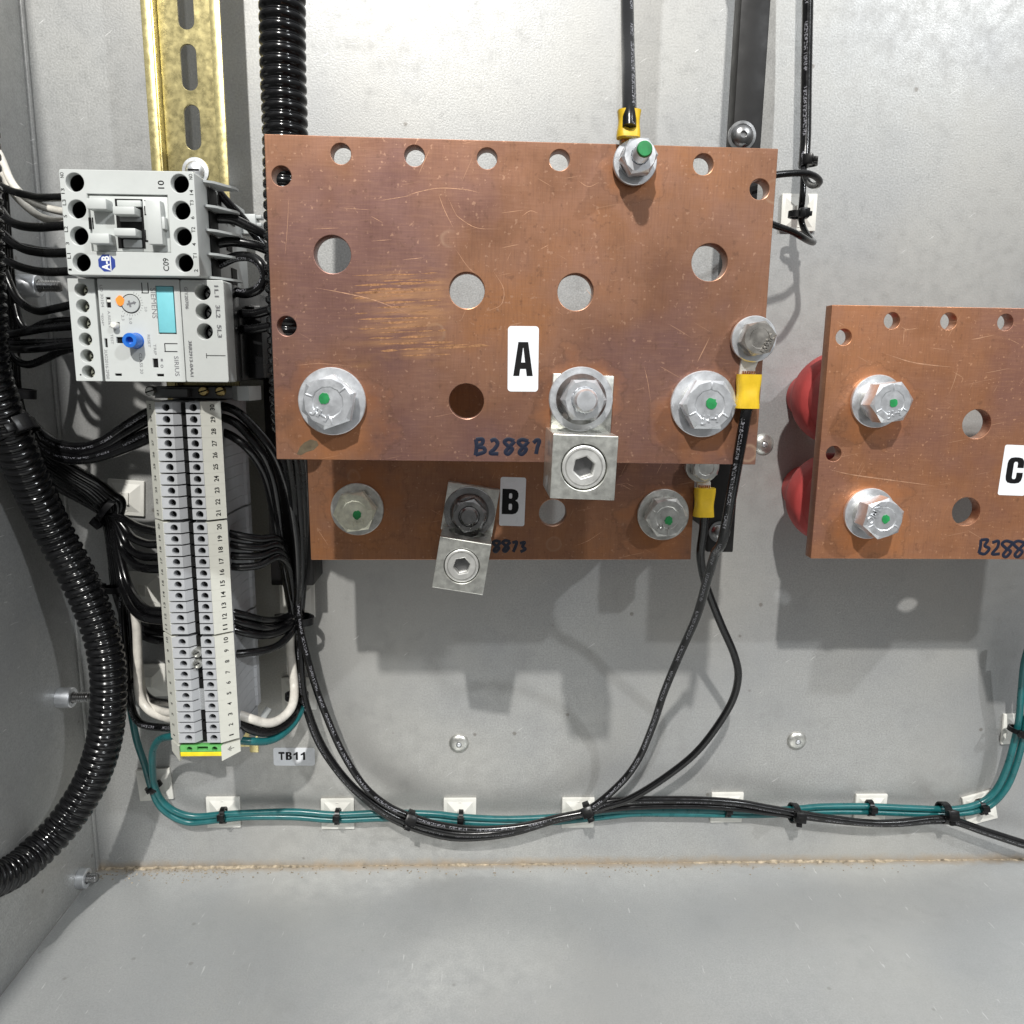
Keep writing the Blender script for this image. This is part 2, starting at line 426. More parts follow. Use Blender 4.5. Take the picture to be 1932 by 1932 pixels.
def wiremat(name, col, rough, print_=False, pcol=(0.55, 0.55, 0.58)):
    m_, t, b = new_mat(name)
    tcn = node(t, 'ShaderNodeTexCoord')
    n = noise(t, 160, 4, 0.6, tcn.outputs['Object'])
    c = ramp(t, n.outputs[0], [(0.3, tuple(x*0.8 for x in col)), (0.7, tuple(x*1.2 for x in col))]).outputs[0]
    if print_:
        s = node(t, 'ShaderNodeSeparateXYZ'); t.links.new(tcn.outputs['UV'], s.inputs[0])
        band = mth(t, 'LESS_THAN', mth(t, 'ABSOLUTE', mth(t, 'SUBTRACT', s.outputs[0], 0.10)), 0.055)
        cb = node(t, 'ShaderNodeCombineXYZ'); t.links.new(mth(t, 'MULTIPLY', s.outputs[0], 16), cb.inputs[0]); t.links.new(mth(t, 'MULTIPLY', s.outputs[1], 1.15), cb.inputs[1])
        l = mth(t, 'GREATER_THAN', noise(t, 1.0, 2, 0.6, cb.outputs[0]).outputs[0], 0.52)
        cw = node(t, 'ShaderNodeCombineXYZ'); t.links.new(mth(t, 'MULTIPLY', s.outputs[1], 0.10), cw.inputs[1])
        wd = mth(t, 'GREATER_THAN', noise(t, 1.0, 1, 0.5, cw.outputs[0]).outputs[0], 0.45)
        c = mixc(t, mth(t, 'MULTIPLY', mth(t, 'MULTIPLY', band, l), mth(t, 'MULTIPLY', wd, 0.8)), c, pcol)
    if max(col) < 0.02: b.inputs['Specular IOR Level'].default_value = 0.42
    t.links.new(c, b.inputs['Base Color'])
    t.links.new(ramp(t, n.outputs[0], [(0.3, rough-0.06), (0.7, rough+0.1)]).outputs[0], b.inputs['Roughness'])
    bump(t, b, noise(t, 420, 2, 0.5, tcn.outputs['Object']).outputs[0], 0.12, 0.0003)
    return m_

# positions that materials need
ZF = P(1060, 1630, 0).z                       # floor of the enclosure
XW = (P(70, 400, 0).x + P(150, 1200, 0).x + P(184, 1568, 0).x)/3   # left side sheet
M = {}
M['galv'] = galvanised(); M['floor_sheet'] = galvanised('pale_floor_sheet', 0.30)
M['black_wire'] = wiremat('black_wire_jacket', (0.003, 0.003, 0.0034), 0.21)
M['print_wire'] = wiremat('printed_black_jacket', (0.003, 0.003, 0.0034), 0.21, True, (0.25, 0.25, 0.275))
M['white_wire'] = wiremat('white_wire_jacket', (0.66, 0.63, 0.57), 0.35)
M['teal_wire'] = wiremat('teal_wire_jacket', (0.010, 0.112, 0.118), 0.30)
M['conduit'] = simple('black_corrugated_plastic', (0.004, 0.004, 0.0045), 0.17, 0, 0.1, 120, 0.05, spec=0.35)
M['black'] = simple('black_plastic', (0.005, 0.005, 0.0055), 0.32, 0, 0.1, 200, spec=0.3)
M['phenolic'] = simple('black_phenolic', (0.008, 0.0075, 0.0075), 0.5, 0, 0.15, 120, spec=0.25)
M['void'] = simple('dark_plastic_and_recess_shade', (0.006, 0.006, 0.006), 0.6, spec=0.2)  # near-black for dark parts; also paints shade into wells and cut-outs
M['casing'] = simple('pale_grey_casing', (0.53, 0.55, 0.535), 0.42, 0, 0.012, 200, 0.03)
M['casing2'] = simple('cool_grey_casing', (0.44, 0.46, 0.455), 0.42, 0, 0.012, 200, 0.03)
M['dark_casing'] = simple('mid_grey_casing', (0.20, 0.205, 0.205), 0.5, 0, 0.04, 200)
M['block'] = simple('blue_grey_terminal_plastic', (0.41, 0.42, 0.435), 0.45, 0, 0.02, 200)
M['marker'] = simple('cream_marker_plastic', (0.60, 0.60, 0.54), 0.45, 0, 0.02, 150)
M['white'] = simple('white_nylon', (0.72, 0.71, 0.66), 0.45, 0, 0.04, 80)
M['label'] = simple('white_vinyl_label', (0.76, 0.78, 0.81), 0.28, 0, 0.015, 100)
M['ink'] = simple('black_print', (0.004, 0.004, 0.0045), 0.5, spec=0.25)
M['grey_ink'] = simple('grey_print', (0.16, 0.16, 0.17), 0.5)
M['pen'] = simple('marker_pen', (0.010, 0.014, 0.030), 0.35)
M['blue_ink'] = simple('blue_print', (0.022, 0.050, 0.27), 0.4)
M['white_ink'] = simple('white_print', (0.78, 0.79, 0.80), 0.4)
M['blue'] = simple('blue_button_plastic', (0.02, 0.145, 0.56), 0.32)
M['cyan'] = simple('cyan_label', (0.19, 0.55, 0.61), 0.42, 0, 0.02, 200)
M['orange'] = simple('orange_dot', (0.95, 0.27, 0.03), 0.5)
M['green'] = simple('green_paint', (0.014, 0.22, 0.062), 0.45, 0, 0.15, 250)
M['zinc'] = simple('bright_zinc', (0.80, 0.82, 0.85), 0.36, 0.84, 0.07, 300, 0.14, 0.09, big=0.22)
M['zinc_dull'] = simple('dull_zinc', (0.62, 0.62, 0.585), 0.36, 0.86, 0.14, 300, 0.22, 0.1, big=0.35)
M['zinc_yellow'] = simple('yellowed_zinc', (0.78, 0.77, 0.62), 0.42, 0.75, 0.12, 300, 0.25, 0.1, big=0.2)
M['steel_dark'] = simple('dark_steel', (0.26, 0.26, 0.26), 0.3, 1.0, 0.12, 260, 0.1)
M['stainless'] = simple('dull_stainless', (0.40, 0.38, 0.35), 0.34, 0.9, 0.12, 300, 0.2, 0.1)
M['tin'] = simple('tinned_aluminium', (0.64, 0.645, 0.60), 0.36, 0.85, 0.10, 420, 0.22, 0.1, big=0.2)
M['tin_bright'] = simple('tinned_lug', (0.78, 0.78, 0.75), 0.35, 0.7, 0.06, 300, 0.1)
M['chromate'] = simple('yellow_chromate', (0.50, 0.43, 0.21), 0.30, 0.9, 0.10, 420, 0.08, 0.08)
M['brass'] = simple('brass', (0.62, 0.47, 0.20), 0.28, 1.0, 0.1, 300)
M['yellow'] = simple('yellow_vinyl', (0.70, 0.46, 0.018), 0.42, 0, 0.08, 160, 0.15, big=0.25)
M['earth_green'] = simple('earth_green_plastic', (0.13, 0.42, 0.12), 0.42)
M['earth_yellow'] = simple('earth_yellow_plastic', (0.85, 0.66, 0.02), 0.42)
M['red'] = simple('red_insulator', (0.40, 0.050, 0.047), 0.62, 0, 0.10, 90, 0.08, big=0.15)
M['dust'] = simple('tan_dust', (0.33, 0.275, 0.20), 0.95, 0, 0.36, 320, 0.6, big=0.4)
M['strand'] = simple('bare_copper_strand', (0.55, 0.23, 0.10), 0.3, 1.0)
M['stain'] = simple('grey_brown_stain', (0.115, 0.088, 0.052), 0.6, 0.2, 0.15, 300)
for k_ in ('zinc', 'zinc_dull', 'zinc_yellow', 'tin', 'steel_dark'):
    b_ = M[k_].node_tree.nodes['Principled BSDF']; b_.inputs['Coat Weight'].default_value = 0.55; b_.inputs['Coat Roughness'].default_value = 0.10
rubbox = (P(645, 520, 142).x, P(680, 702, 142).z, P(872, 520, 142).x, P(680, 490, 142).z)
def spots(h, l): return [(P(x, y, h).x, P(x, y, h).z, r) for x, y, r in l]
M['copperA'] = copper('copper_plate_scratched', 0.0, rubbox, (1.06, 1.05, 1.06), 1.0, spots(142, [(628, 775, 21), (1325, 770, 19), (1195, 310, 11), (1095, 730, 17)]))
M['copperB'] = copper('copper_plate_tarnished', 3.1, None, (1.0, 0.96, 0.9), 0.5, spots(75, [(690, 930, 21), (1250, 985, 20), (886, 962, 16)]))
M['copperC'] = copper('copper_plate_clean', 7.7, None, (1.48, 1.36, 1.20), 0.1, spots(75, [(1652, 757, 19), (1638, 968, 21)]))

# ------------------------------------------------------------------ the setting: three sheets of the enclosure
def struct(name, mb, mat):
    return mk(name, mb, mat, kind='structure', loc=(0, 0, 0))
XR, ZT = 420.0, 300.0
mb = MB(); mb.box(WALL, (XW+XR)/2, (ZF+ZT)/2, -2, 0, XR-XW+4, ZT-ZF+4, 0); struct('back_wall', mb, M['galv'])
mb = MB(); mb.box(WALL, XW-1.2, (ZF+ZT)/2, 0.02, 415, 2, ZT-ZF, 0)
mb.box(WALL, XW+0.3, (ZF+ZT)/2, 0.02, 3.0, 1.6, ZT-ZF, 0.6); struct('side_wall', mb, M['galv'])
mb = MB(); mb.box(WALL, (XW+XR)/2, ZF-1.0, 0.02, 330, XR-XW-0.5, 2, 0)
struct('floor', mb, M['floor_sheet'])
# crumbly sealant and dust along the joint of floor and back sheet
mb = MB(); n = 260; pr = None
for i in range(n+1):
    x = XW+2+(XR-XW-4)*i/n
    pt = max(0.08, min(1.0, 0.5+0.9*math.sin(i*0.061+0.4)*math.sin(i*0.023+1.1)+0.35*math.sin(i*0.31)))
    if i < 45: pt = 1.0
    a = 0.2+pt*(0.6+1.5*random.random()); bz = 0.12+pt*(0.4+1.0*random.random())
    q = [mb.bm.verts.new((x, -0.05, ZF+0.02)), mb.bm.verts.new((x, -0.05, ZF+bz)), mb.bm.verts.new((x, -a*0.5, ZF+bz*0.55)), mb.bm.verts.new((x, -a, ZF+0.03))]
    if pr:
        for k in range(4): mb.bm.faces.new((pr[k], pr[(k+1) % 4], q[(k+1) % 4], q[k]))
    pr = q
for k in range(420):      # loose crumbs
    x = random.uniform(XW+4, XR-150) if k > 170 else random.uniform(XW+4, XW+85)
    y = -abs(random.gauss(0, 5))-1.2; r = random.uniform(0.12, 0.5)
    bmesh.ops.create_icosphere(mb.bm, subdivisions=1, radius=r, matrix=Matrix.Translation((x, y, ZF+r*0.5)) @ Matrix.Diagonal((1.4, 1, 0.6, 1)))
mk('dust', mb, M['dust'], label='tan dust and crumbled sealant along the floor joint', cat='dust', kind='stuff', loc=(0, 0, ZF))

# threaded studs on the left sheet
def stud(px, py, dist_tip, label):
    o = PW(px, py, XW)
    F = Frame(o, ux=(0, -1, 0), uy=(0, 0, 1)); F.uz = Vector((1, 0, 0))
    t = thing('threaded_stud', o, label, 'stud', 'studs on the side sheet')
    L = dist_tip
    mb = MB(); mb.lathe(F, [(0, -0.1), (5.4, -0.1), (5.4, L*0.42), (5.0, L*0.45), (3.1, L*0.45), (3.1, L*0.40)], 28); mk('collar', mb, M['zinc'], t)
    mb = MB(); prof = [(0, L*0.40)]; z = L*0.40
    while z < L-1: prof += [(2.7, z), (2.15, z+0.55)]; z += 1.1
    prof += [(2.5, L-0.8), (2.0, L), (0, L)]
    mb.lathe(F, prof, 20); mk('thread', mb, M['steel_dark'], t, angle=60)
    return t
stud(40, 539, 19, 'zinc stud beside the overload relay, behind thick black wires')
stud(112, 1316, 16, 'zinc stud with steel thread beside the corrugated conduit bend')
stud(150, 1657, 10, 'zinc stud low down by the floor corner dust')

# ------------------------------------------------------------------ DIN rail axis
Za = Z(200, 740, 5.365); Zd = Z(200, 1100, 4.6)
HB = 78.0
ptop = P(344.5, 769, HB); pbot = P(385.5, 1393, HB)
ax = pbot-ptop; ANG = math.atan2(ax.x, -ax.z)
RF = Frame((ptop.x, 0, ptop.z), ANG)         # u right, v up along the rail, n out; origin at terminal 30
PITCHB = ax.length/29.35
# rail
rv0 = RF.px(372, 1412, 26)[1]; rv1 = 230
RU = RF.px(361, 262, 27)[0]
KF = Frame(RF.w(RU, 0, 0), ANG)
t = thing('din_rail', KF.w(0, rv0, 0), 'yellow chromate slotted mounting rail behind the contactor and terminals', 'rail')
slots = []; vs0 = RF.px(361, 284, 24)[1]+10
k = -20
while k < 20:
    if rv0+12 < vs0+k*26 < rv1-12: slots.append(vs0+k*26)
    k += 1
mb = MB()
mb.curvefill(KF, [rrect(0, (rv0+rv1)/2, 27, rv1-rv0)]+[rrect(0, s_, 7.4, 20, 3.6) for s_ in slots], 23.4, 24.6, 0.1)
for s_ in (-1, 1):
    mb.box(KF, s_*13.1, (rv0+rv1)/2, 24.6, 30.5, 1.0, rv1-rv0, 0.2)
    mb.box(KF, s_*15.4, (rv0+rv1)/2, 30.2, 31.4, 4.4, rv1-rv0, 0.3)
mk('rail', mb, M['chromate'], t)
vS = RF.px(365, 322, 26)[1]
for vv in (vS, rv0+24, rv1-14):
    mb = MB(); mb.lathe(Frame(KF.w(0, vv, 0), ANG), [(0, 0), (6, 0), (6, 23.3), (0, 23.3)], 20); mk('spacer', mb, M['zinc'], t)
Fs = Frame(KF.w(0.4, vS, 24.6), ANG)
ts = thing('rail_screw', Fs.o, 'zinc screw head fixing the yellow rail above the contactor', 'screw')
mb = MB(); mb.lathe(Fs, [(0, 0), (6.2, 0), (6.2, 0.8), (4.4, 0.9), (4.2, 2.2), (3.0, 3.2), (0, 3.4)], 28); mk('head', mb, M['zinc'], ts)
mb = MB(); mb.box(Fs, 0, 0, 3.0, 3.55, 5, 0.8, 0.05); mk('slot', mb, M['void'], ts)

# ------------------------------------------------------------------ contactor
Zc0 = Z(100, 310, 5.52)
HC = 97.0
cc = [P(*Zc0(x, y), HC) for x, y in ((62, 58), (1485, 90), (1540, 1185), (160, 1175))]
ctr = sum(cc, Vector())/4
e = ((cc[1]-cc[0])+(cc[2]-cc[3])); CANG = math.atan2(e.z, e.x)
CF = Frame((ctr.x, 0, ctr.z), CANG*0.5+ANG*0.5)
CW = ((cc[1]-cc[0]).length+(cc[2]-cc[3]).length)/2; CH = ((cc[3]-cc[0]).length+(cc[2]-cc[1]).length)/2
def crect(x0, y0, x1, y1, h=HC): return CF.rect(Zc0, x0, y0, x1, y1, h)
con = thing('contactor', CF.w(0, 0, 25), 'pale grey contactor with eight round terminal wells and blue octagon badge', 'contactor')
holesL = [(232, 200), (255, 482), (278, 762), (303, 1040)]; holesR = [(1333, 213), (1350, 495), (1365, 770), (1382, 1045)]
hc = [CF.px(*Zc0(*q), HC) for q in holesL+holesR]
hr = 95/5.52/1.00725/ppm(240, 420, HC)
win = crect(385, 328, 1222, 930)
mb = MB(); mb.curvefill(CF, [rrect(0, 0, CW, CH, 0.8), rrect(*win)]+[circ(u, v, hr) for u, v in hc], HC-17, HC, 0.25)
mk('front_cover', mb, M['casing'], con)
mb = MB(); mb.box(CF, 0, 0, HC-24, HC-17.05, CW+0.6, CH+0.4, 0.3); mk('upper_body', mb, M['dark_casing'], con)
mb = MB(); mb.box(CF, 0, 0, 26, HC-24.05, CW-3, CH-0.8, 0.5)
mb.box(CF, -CW*0.5-2.0, CH*0.32, 26, 40, 6, 8, 0.4)
mk('base_body', mb, M['casing2'], con)
for u, v in hc:
    mb = MB(); mb.lathe(Frame(CF.w(u, v, 0), CANG), [(0, HC-16.9), (hr*0.99, HC-16.9), (hr*0.99, HC-13.0), (hr*0.96, HC-13.0), (hr*0.9, HC-16.6), (2.6, HC-16.6), (2.4, HC-14.4), (0, HC-14.2)], 28)
    mk('terminal_screw', mb, M['void'], con)
    mb = MB(); mb.lathe(Frame(CF.w(u, v, 0), CANG), [(hr*0.985, HC-16.8), (hr*0.985, HC-3.4), (hr*1.02, HC-3.4)], 28); mk('well_shade_sleeve', mb, M['void'], con)  # added dark sleeve, paints the shade down inside each terminal well
# inner module inside the cover window: plain plate, then proud tabs and a dark slide pocket
u, v, wu, wv = win
mb = MB(); mb.box(CF, u, v, HC-5, HC-0.9, wu-0.55, wv-0.55, 0.25); inner = mk('latch_frame', mb, M['casing'], con)
pr_ = crect(662, 372, 950, 890); mb = MB(); mb.box(CF, pr_[0], pr_[1], HC-4, HC-0.75, pr_[2], pr_[3], 0); mk('slide_pocket', mb, M['void'], con)
def tab(name, x0, y0, x1, y1, n0, n1, mat='casing', bev=0.35):
    r_ = crect(x0, y0, x1, y1, n1); mb = MB(); mb.box(CF, r_[0], r_[1], n0, n1, r_[2], r_[3], bev); mk(name, mb, M[mat], con)
tab('latch_tab', 352, 368, 560, 480, HC-1, HC+4.6)
tab('latch_tab', 385, 736, 592, 842, HC-1, HC+4.6)
tab('slide_tab', 628, 452, 858, 536, HC-1, HC+4.8)
tab('slide_tab', 640, 680, 870, 762, HC-1, HC+4.8)
tab('slide_back', 672, 388, 925, 455, HC-1, HC+0.6)
tab('slide_back', 740, 800, 935, 885, HC-1, HC-0.3, 'casing2')
tab('slide_back', 700, 560, 930, 612, HC-1, HC-0.2, 'dark_casing')
tab('clip_block', 985, 388, 1140, 850, HC-1, HC+3.2)
tab('clip_block', 1130, 560, 1176, 690, HC-1, HC+2.6)
for q in ((378, 570, 398, 690), (415, 570, 428, 690), (962, 450, 972, 545), (962, 535, 994, 545), (970, 700, 980, 820), (970, 808, 1005, 828), (960, 390, 1060, 396)):
    tab('slot', *q, HC-1, HC-0.80 if q[0] > 400 else HC+0.03, 'void', 0)
# barrier fins and black openings on the right side
for k in range(5):
    vv = CH*0.5-1.2-k*(CH-2.0)/4
    pts = [(0, HC-22), (0, HC-9.5), (3.4, HC-12), (9.0, HC-22), (9.0, HC-26), (0, HC-26)]
    Ff = Frame(CF.w(CW/2+0.25, vv, 0), ux=CF.ux, uy=CF.uz)
    mb = MB(); mb.prism(Ff, pts, -0.45, 0.45); mk('barrier_fin', mb, M['casing2'], con)
    if k < 4:
        mb = MB(); mb.box(CF, CW/2+0.2, vv-(CH-2.0)/8, HC-24, HC-14, 1.0, 7.0, 0.2); mk('side_opening', mb, M['void'], con)
for (dv, w0, ww, hh) in ((0.28, 44, 6, 5), (-0.02, 50, 7, 6), (-0.36, 45, 7, 7), (0.40, 62, 4, 4)):
    mb = MB(); mb.box(CF, CW/2-1.3, CH*dv, w0, w0+ww, 0.6, hh, 0); mk('side_slot', mb, M['void'], con)
mb = MB()
mb.box(CF, CW/2+1.5, CH*0.30, 26, 33, 7.5, 9, 0.4)
for k in range(3): mb.box(CF, CW/2+6.2, CH*0.30-3.4+3.4*k, 27, 32, 2.8, 1.5, 0.2)
mk('rail_foot', mb, M['casing2'], con)
mb = MB(); add_text(mb, 'A1', Frame(CF.w(CW/2-1.45, CH*0.2, 55), ux=(0, 1, 0), uy=CF.uy), 0, 0, 0, 3, 2); mk_flat('side_print', mb, M['ink'], con)
# print
def ctext(s, x, y, tw, th, rot=90, h=HC+0.04):
    u, v = CF.px(*Zc0(x, y), HC); k = 5.52*1.00725*ppm(240, 420, HC); return (s, u, v, h, tw/k, th/k, R(rot))
items = [ctext('NO', 97, 125, 55, 38), ctext('13', 107, 293, 55, 36), ctext('L3', 122, 412, 60, 38), ctext('5', 134, 557, 28, 36), ctext('L2', 141, 693, 60, 38), ctext('3', 156, 843, 28, 36),
         ctext('L1', 172, 973, 58, 38), ctext('1', 184, 1117, 20, 34), ctext('NO', 1448, 143, 55, 38), ctext('14', 1456, 307, 52, 38), ctext('T3', 1460, 418, 55, 38), ctext('6', 1468, 573, 28, 38),
         ctext('T2', 1476, 700, 58, 40), ctext('4', 1484, 853, 30, 40), ctext('T1', 1494, 975, 55, 38), ctext('2', 1505, 1128, 30, 40)]
lettering('terminal_print', items, CF, M['ink'], con, 0.012)
lettering('model_print', [ctext('10', 1137, 225, 82, 66), ctext('C09', 1190, 1065, 135, 62)], CF, M['ink'], con, 0.012)
u, v = CF.px(*Zc0(569, 1048), HC); k = 5.52*1.00725*ppm(240, 420, HC)
mb = MB(); mb.prism(CF, circ(u, v, 96/k, 8, R(22.5)), HC, HC+0.05); badge = mk('badge', mb, M['blue_ink'], con)
mb = MB(); add_text(mb, 'A-B', CF, u-12/k, v-2/k, HC+0.08, 150/k, 84/k, R(90), 0.035)
mb.poly([CF.w(u+a/k, v+b/k, HC+0.08) for a, b in ((34, -86), (44, -84), (44, 84), (34, 86))]); mk_flat('badge_print', mb, M['white_ink'], badge)

# ------------------------------------------------------------------ overload relay
Zo = Z(120, 520, 5.8545)
HO = 91.0
def orect(x0, y0, x1, y1, h=HO): return OF.rect(Zo, x0, y0, x1, y1, h)
oc = [P(*Zo(x, y), HO) for x, y in ((378, 60), (1300, 60), (1358, 1200), (462, 1195))]
octr = sum(oc, Vector())/4
OF = Frame((octr.x, 0, octr.z), CF.ux.z and math.atan2(CF.ux.z, CF.ux.x))
ok_ = 5.8545*1.00725*ppm(260, 620, HO)
rel = thing('overload_relay', OF.w(0, 0, 25), 'pale grey overload relay with blue reset button and cyan tag under the contactor', 'relay')
OT = CF.w(0, -CH/2-0.6, 0); vtop = OF.l(OT)[1]
um, vm, wm, hm = orect(420, 70, 1330, 1200)
ul, vl, wl, hl_ = orect(78, 70, 420, 1200)
ur, vr, wr, hr2 = orect(1332, 70, 1812, 1200)
vbot = vm-hm/2; hgt = vtop-vbot; vmid = (vtop+vbot)/2
# terminal block on the left with six wells
lh = [(210, 180), (228, 362), (243, 548), (258, 732), (274, 915), (290, 1093)]
lcs = [OF.px(*Zo(*q), HO-2) for q in lh]; lr = 73/ok_
uu0 = um-wm/2; ulx0 = ul-wl/2
mb = MB(); mb.curvefill(OF, [rrect((ulx0+uu0-1.6)/2, vmid, uu0-1.6-ulx0, hgt, 0.3)]+[circ(a, b_, lr) for a, b_ in lcs], HO-10, HO-1.2, 0.2); mk('terminal_face', mb, M['casing'], rel)
for a, b_ in lcs:
    Fq = Frame(OF.w(a+0.6, b_-0.2, 0), 0.6)
    mb = MB(); mb.lathe(Fq, [(0, HO-9.9), (lr*0.98, HO-9.9), (lr*0.98, HO-9.2)], 20); mk('well_floor', mb, M['void'], rel)
    mb = MB(); mb.lathe(Fq, [(0, HO-9.2), (2.0, HO-9.2), (2.0, HO-6.2), (1.6, HO-5.7), (0, HO-5.6)], 18); scw = mk('terminal_screw', mb, M['zinc_yellow'], rel)
    mb = MB(); mb.box(Fq, 0, 0, HO-5.9, HO-5.5, 3.0, 0.55, 0); mb.box(Fq, 0, 0, HO-5.9, HO-5.49, 0.55, 3.0, 0); mk('screw_slot', mb, M['void'], scw)
mb = MB(); mb.box(OF, uu0-0.8, vmid-0.4, HO-8, HO-4.0, 1.9, hgt-2.5, 0.2); mk('label_channel', mb, M['dark_casing'], rel)
# main cover with cut-outs
cuts = [(478, 262, 528, 378), (592, 706, 686, 774), (462, 722, 492, 820), (998, 946, 1056, 1044), (577, 1112, 650, 1138), (1042, 1116, 1120, 1144), (1042, 136, 1245, 672), (592, 540, 628, 600)]
cr = [orect(*q) for q in cuts]
bu, bv_ = OF.px(*Zo(795, 745), HO); br = 104/ok_
mb = MB(); mb.curvefill(OF, [rrect(um, vmid, wm-0.2, hgt, 0.4)]+[rrect(*q) for q in cr], HO-6, HO, 0.2); mk('front_cover', mb, M['casing'], rel)
for i_, q in enumerate(cr):
    if i_ != 6:
        mb = MB(); mb.box(OF, q[0], q[1], HO-5, HO-0.9, q[2]+0.3, q[3]+0.3, 0); mk('slot', mb, M['void'], rel)  # black plate just under the face paints the dark depth of the cut-out
mb = MB(); mb.box(OF, um, vmid, HO-20, HO-6.02, wm-0.4, hgt-0.4, 0.2); mk('cover_backing', mb, M['void'], rel)
# right cover with three wells
rh = [(1548, 204), (1560, 422), (1574, 643)]
rcs = [OF.px(*Zo(*q), HO) for q in rh]; rr_ = 88/ok_
mb = MB(); mb.curvefill(OF, [rrect(ur, vmid, wr, hgt, 0.9)]+[circ(a, b_, rr_) for a, b_ in rcs], HO-11, HO-0.2, 0.3); mk('side_cover', mb, M['casing'], rel)
for a, b_ in rcs:
    Fq = Frame(OF.w(a+0.8, b_-0.3, 0), 0.9)
    mb = MB(); mb.lathe(Fq, [(0, HO-10.9), (rr_*0.97, HO-10.9), (rr_*0.97, HO-10.2)], 20); mk('well_floor', mb, M['void'], rel)
    mb = MB(); mb.lathe(Fq, [(0, HO-10.2), (2.2, HO-10.2), (2.2, HO-7.6), (1.8, HO-7.2), (0, HO-7.1)], 18); scw = mk('terminal_screw', mb, M['steel_dark'], rel)
    mb = MB(); mb.box(Fq, 0, 0, HO-7.4, HO-6.95, 3.4, 0.6, 0); mb.box(Fq, 0, 0, HO-7.4, HO-6.94, 0.6, 3.4, 0); mk('screw_slot', mb, M['void'], scw)
mb = MB(); tot0 = ulx0+1.0; tot1 = ur+wr/2-0.5
mb.box(OF, (tot0+tot1)/2, vmid, 26, HO-20.05, tot1-tot0, hgt-0.8, 0.4)
mb.box(OF, ur, vmid, HO-20, HO-11.05, wr-0.4, hgt-0.5, 0.2); mb.box(OF, (ulx0+uu0-1.6)/2, vmid, HO-20, HO-10.05, uu0-2-ulx0, hgt-0.5, 0.2)
mb.box(OF, tot1+3, vmid-3, 26, 60, 7, hgt-9, 0.4)
mk('rear_body', mb, M['black'], rel)
# cyan tag in its pocket, dial, button, sliders
q = orect(1046, 142, 1230, 655); mb = MB(); mb.box(OF, q[0], q[1], HO-6, HO-0.45, q[2], q[3], 0.15); mk('cyan_tag', mb, M['cyan'], rel)
q = orect(1080, 655, 1225, 672); mb = MB(); mb.box(OF, q[0], q[1]-0.0, HO-6, HO-1.2, q[2], q[3], 0.1, ); mk('tag_lip', mb, M['dark_casing'], rel)
Fb = Frame(OF.w(bu+0.6, bv_-0.1, 0), 0)
mb = MB(); mb.lathe(Fb, [(0, HO-0.3), (br*0.86, HO-0.3), (br*0.86, HO+0.2), (br*0.80, HO+0.2), (br*0.80, HO+5.6), (br*0.74, HO+6.2), (br*0.40, HO+6.2), (br*0.36, HO+4.2), (0, HO+3.8)], 36); mk('reset_button', mb, M['blue'], rel)
du, dv = OF.px(*Zo(752, 335), HO); dr = 107/ok_
mb = MB(); mb.curvefill(OF, [circ(du, dv, dr, 48), circ(du, dv, dr-0.32, 48)], HO-0.05, HO+0.05, 0); dial = mk('dial_ring', mb, M['ink'], rel)
Fd = Frame(OF.w(du, dv, 0), R(14))
mb = MB(); mb.lathe(Frame(OF.w(du, dv, 0)), [(0, HO), (dr-0.5, HO), (dr-0.5, HO+0.35), (0, HO+0.35)], 32); mk('dial_face', mb, M['casing2'], rel)
mb = MB(); mb.box(Fd, 0, 0, HO+0.2, HO+0.42, 2.9, 0.75, 0); mb.box(Fd, -0.3, 0, HO+0.2, HO+0.43, 0.75, 2.6, 0); mb.prism(Fd, [(1.4, -0.8), (2.5, 0), (1.4, 0.8)], HO+0.3, HO+0.425); mk('dial_slot', mb, M['grey_ink'], rel)
mb = MB()
for a in range(-70, 150, 13):
    t0 = R(a); c0, s0 = math.cos(t0), math.sin(t0)
    F2 = Frame(OF.w(du+c0*(dr+0.75), dv-s0*(dr+0.75), 0), -t0); mb.box(F2, 0, 0, HO-0.05, HO+0.04, 0.7, 0.14, 0)
mk('dial_ticks', mb, M['grey_ink'], rel)
ou, ov = OF.px(*Zo(638, 302), HO)
mb = MB(); mb.prism(OF, [(ou+(46+4*math.sin(5*a))*math.cos(a)/ok_, ov+(54+4*math.cos(4*a))*math.sin(a)/ok_) for a in [2*math.pi*i/28 for i in range(28)]], HO, HO+0.5); mk('paint_dot', mb, M['orange'], rel)
q = orect(482, 288, 524, 318); mb = MB(); mb.box(OF, q[0], q[1], HO-5, HO-0.4, q[2], q[3], 0.1); mk('slider', mb, M['white'], rel)
q = orect(560, 556, 618, 600); mb = MB(); mb.lathe(Frame(OF.w(q[0], q[1], 0)), [(0, HO-1), (1.3, HO-1), (1.3, HO+2.4), (0.9, HO+2.8), (0, HO+2.8)], 16); mk('test_peg', mb, M['white'], rel)
mb = MB(); uu_, vv_ = OF.px(*Zo(195, 1125), HO-1.2); mb.lathe(Frame(OF.w(uu_, vv_, 0)), [(0, HO-1.15), (0.35, HO-1.15), (0.35, HO-1.4)], 10); mk('pin_hole', mb, M['ink'], rel)
def otext(s, x, y, tw, th, rot=-90, h=HO+0.04):
    u, v = OF.px(*Zo(x, y), HO); return (s, u, v, h, tw/ok_, th/ok_, R(rot))
lettering('dark_print', [otext('1L1', 1705, 195, 125, 45), otext('3L2', 1722, 420, 140, 48), otext('5L3', 1738, 640, 140, 48), otext('3RB2913-0AA1', 1422, 945, 400, 36), otext('SIRIUS', 1265, 1030, 225, 50), otext('1', 1098, 962, 30, 24), otext('0', 1100, 1030, 36, 32)], OF, M['grey_ink'], rel, 0.01)
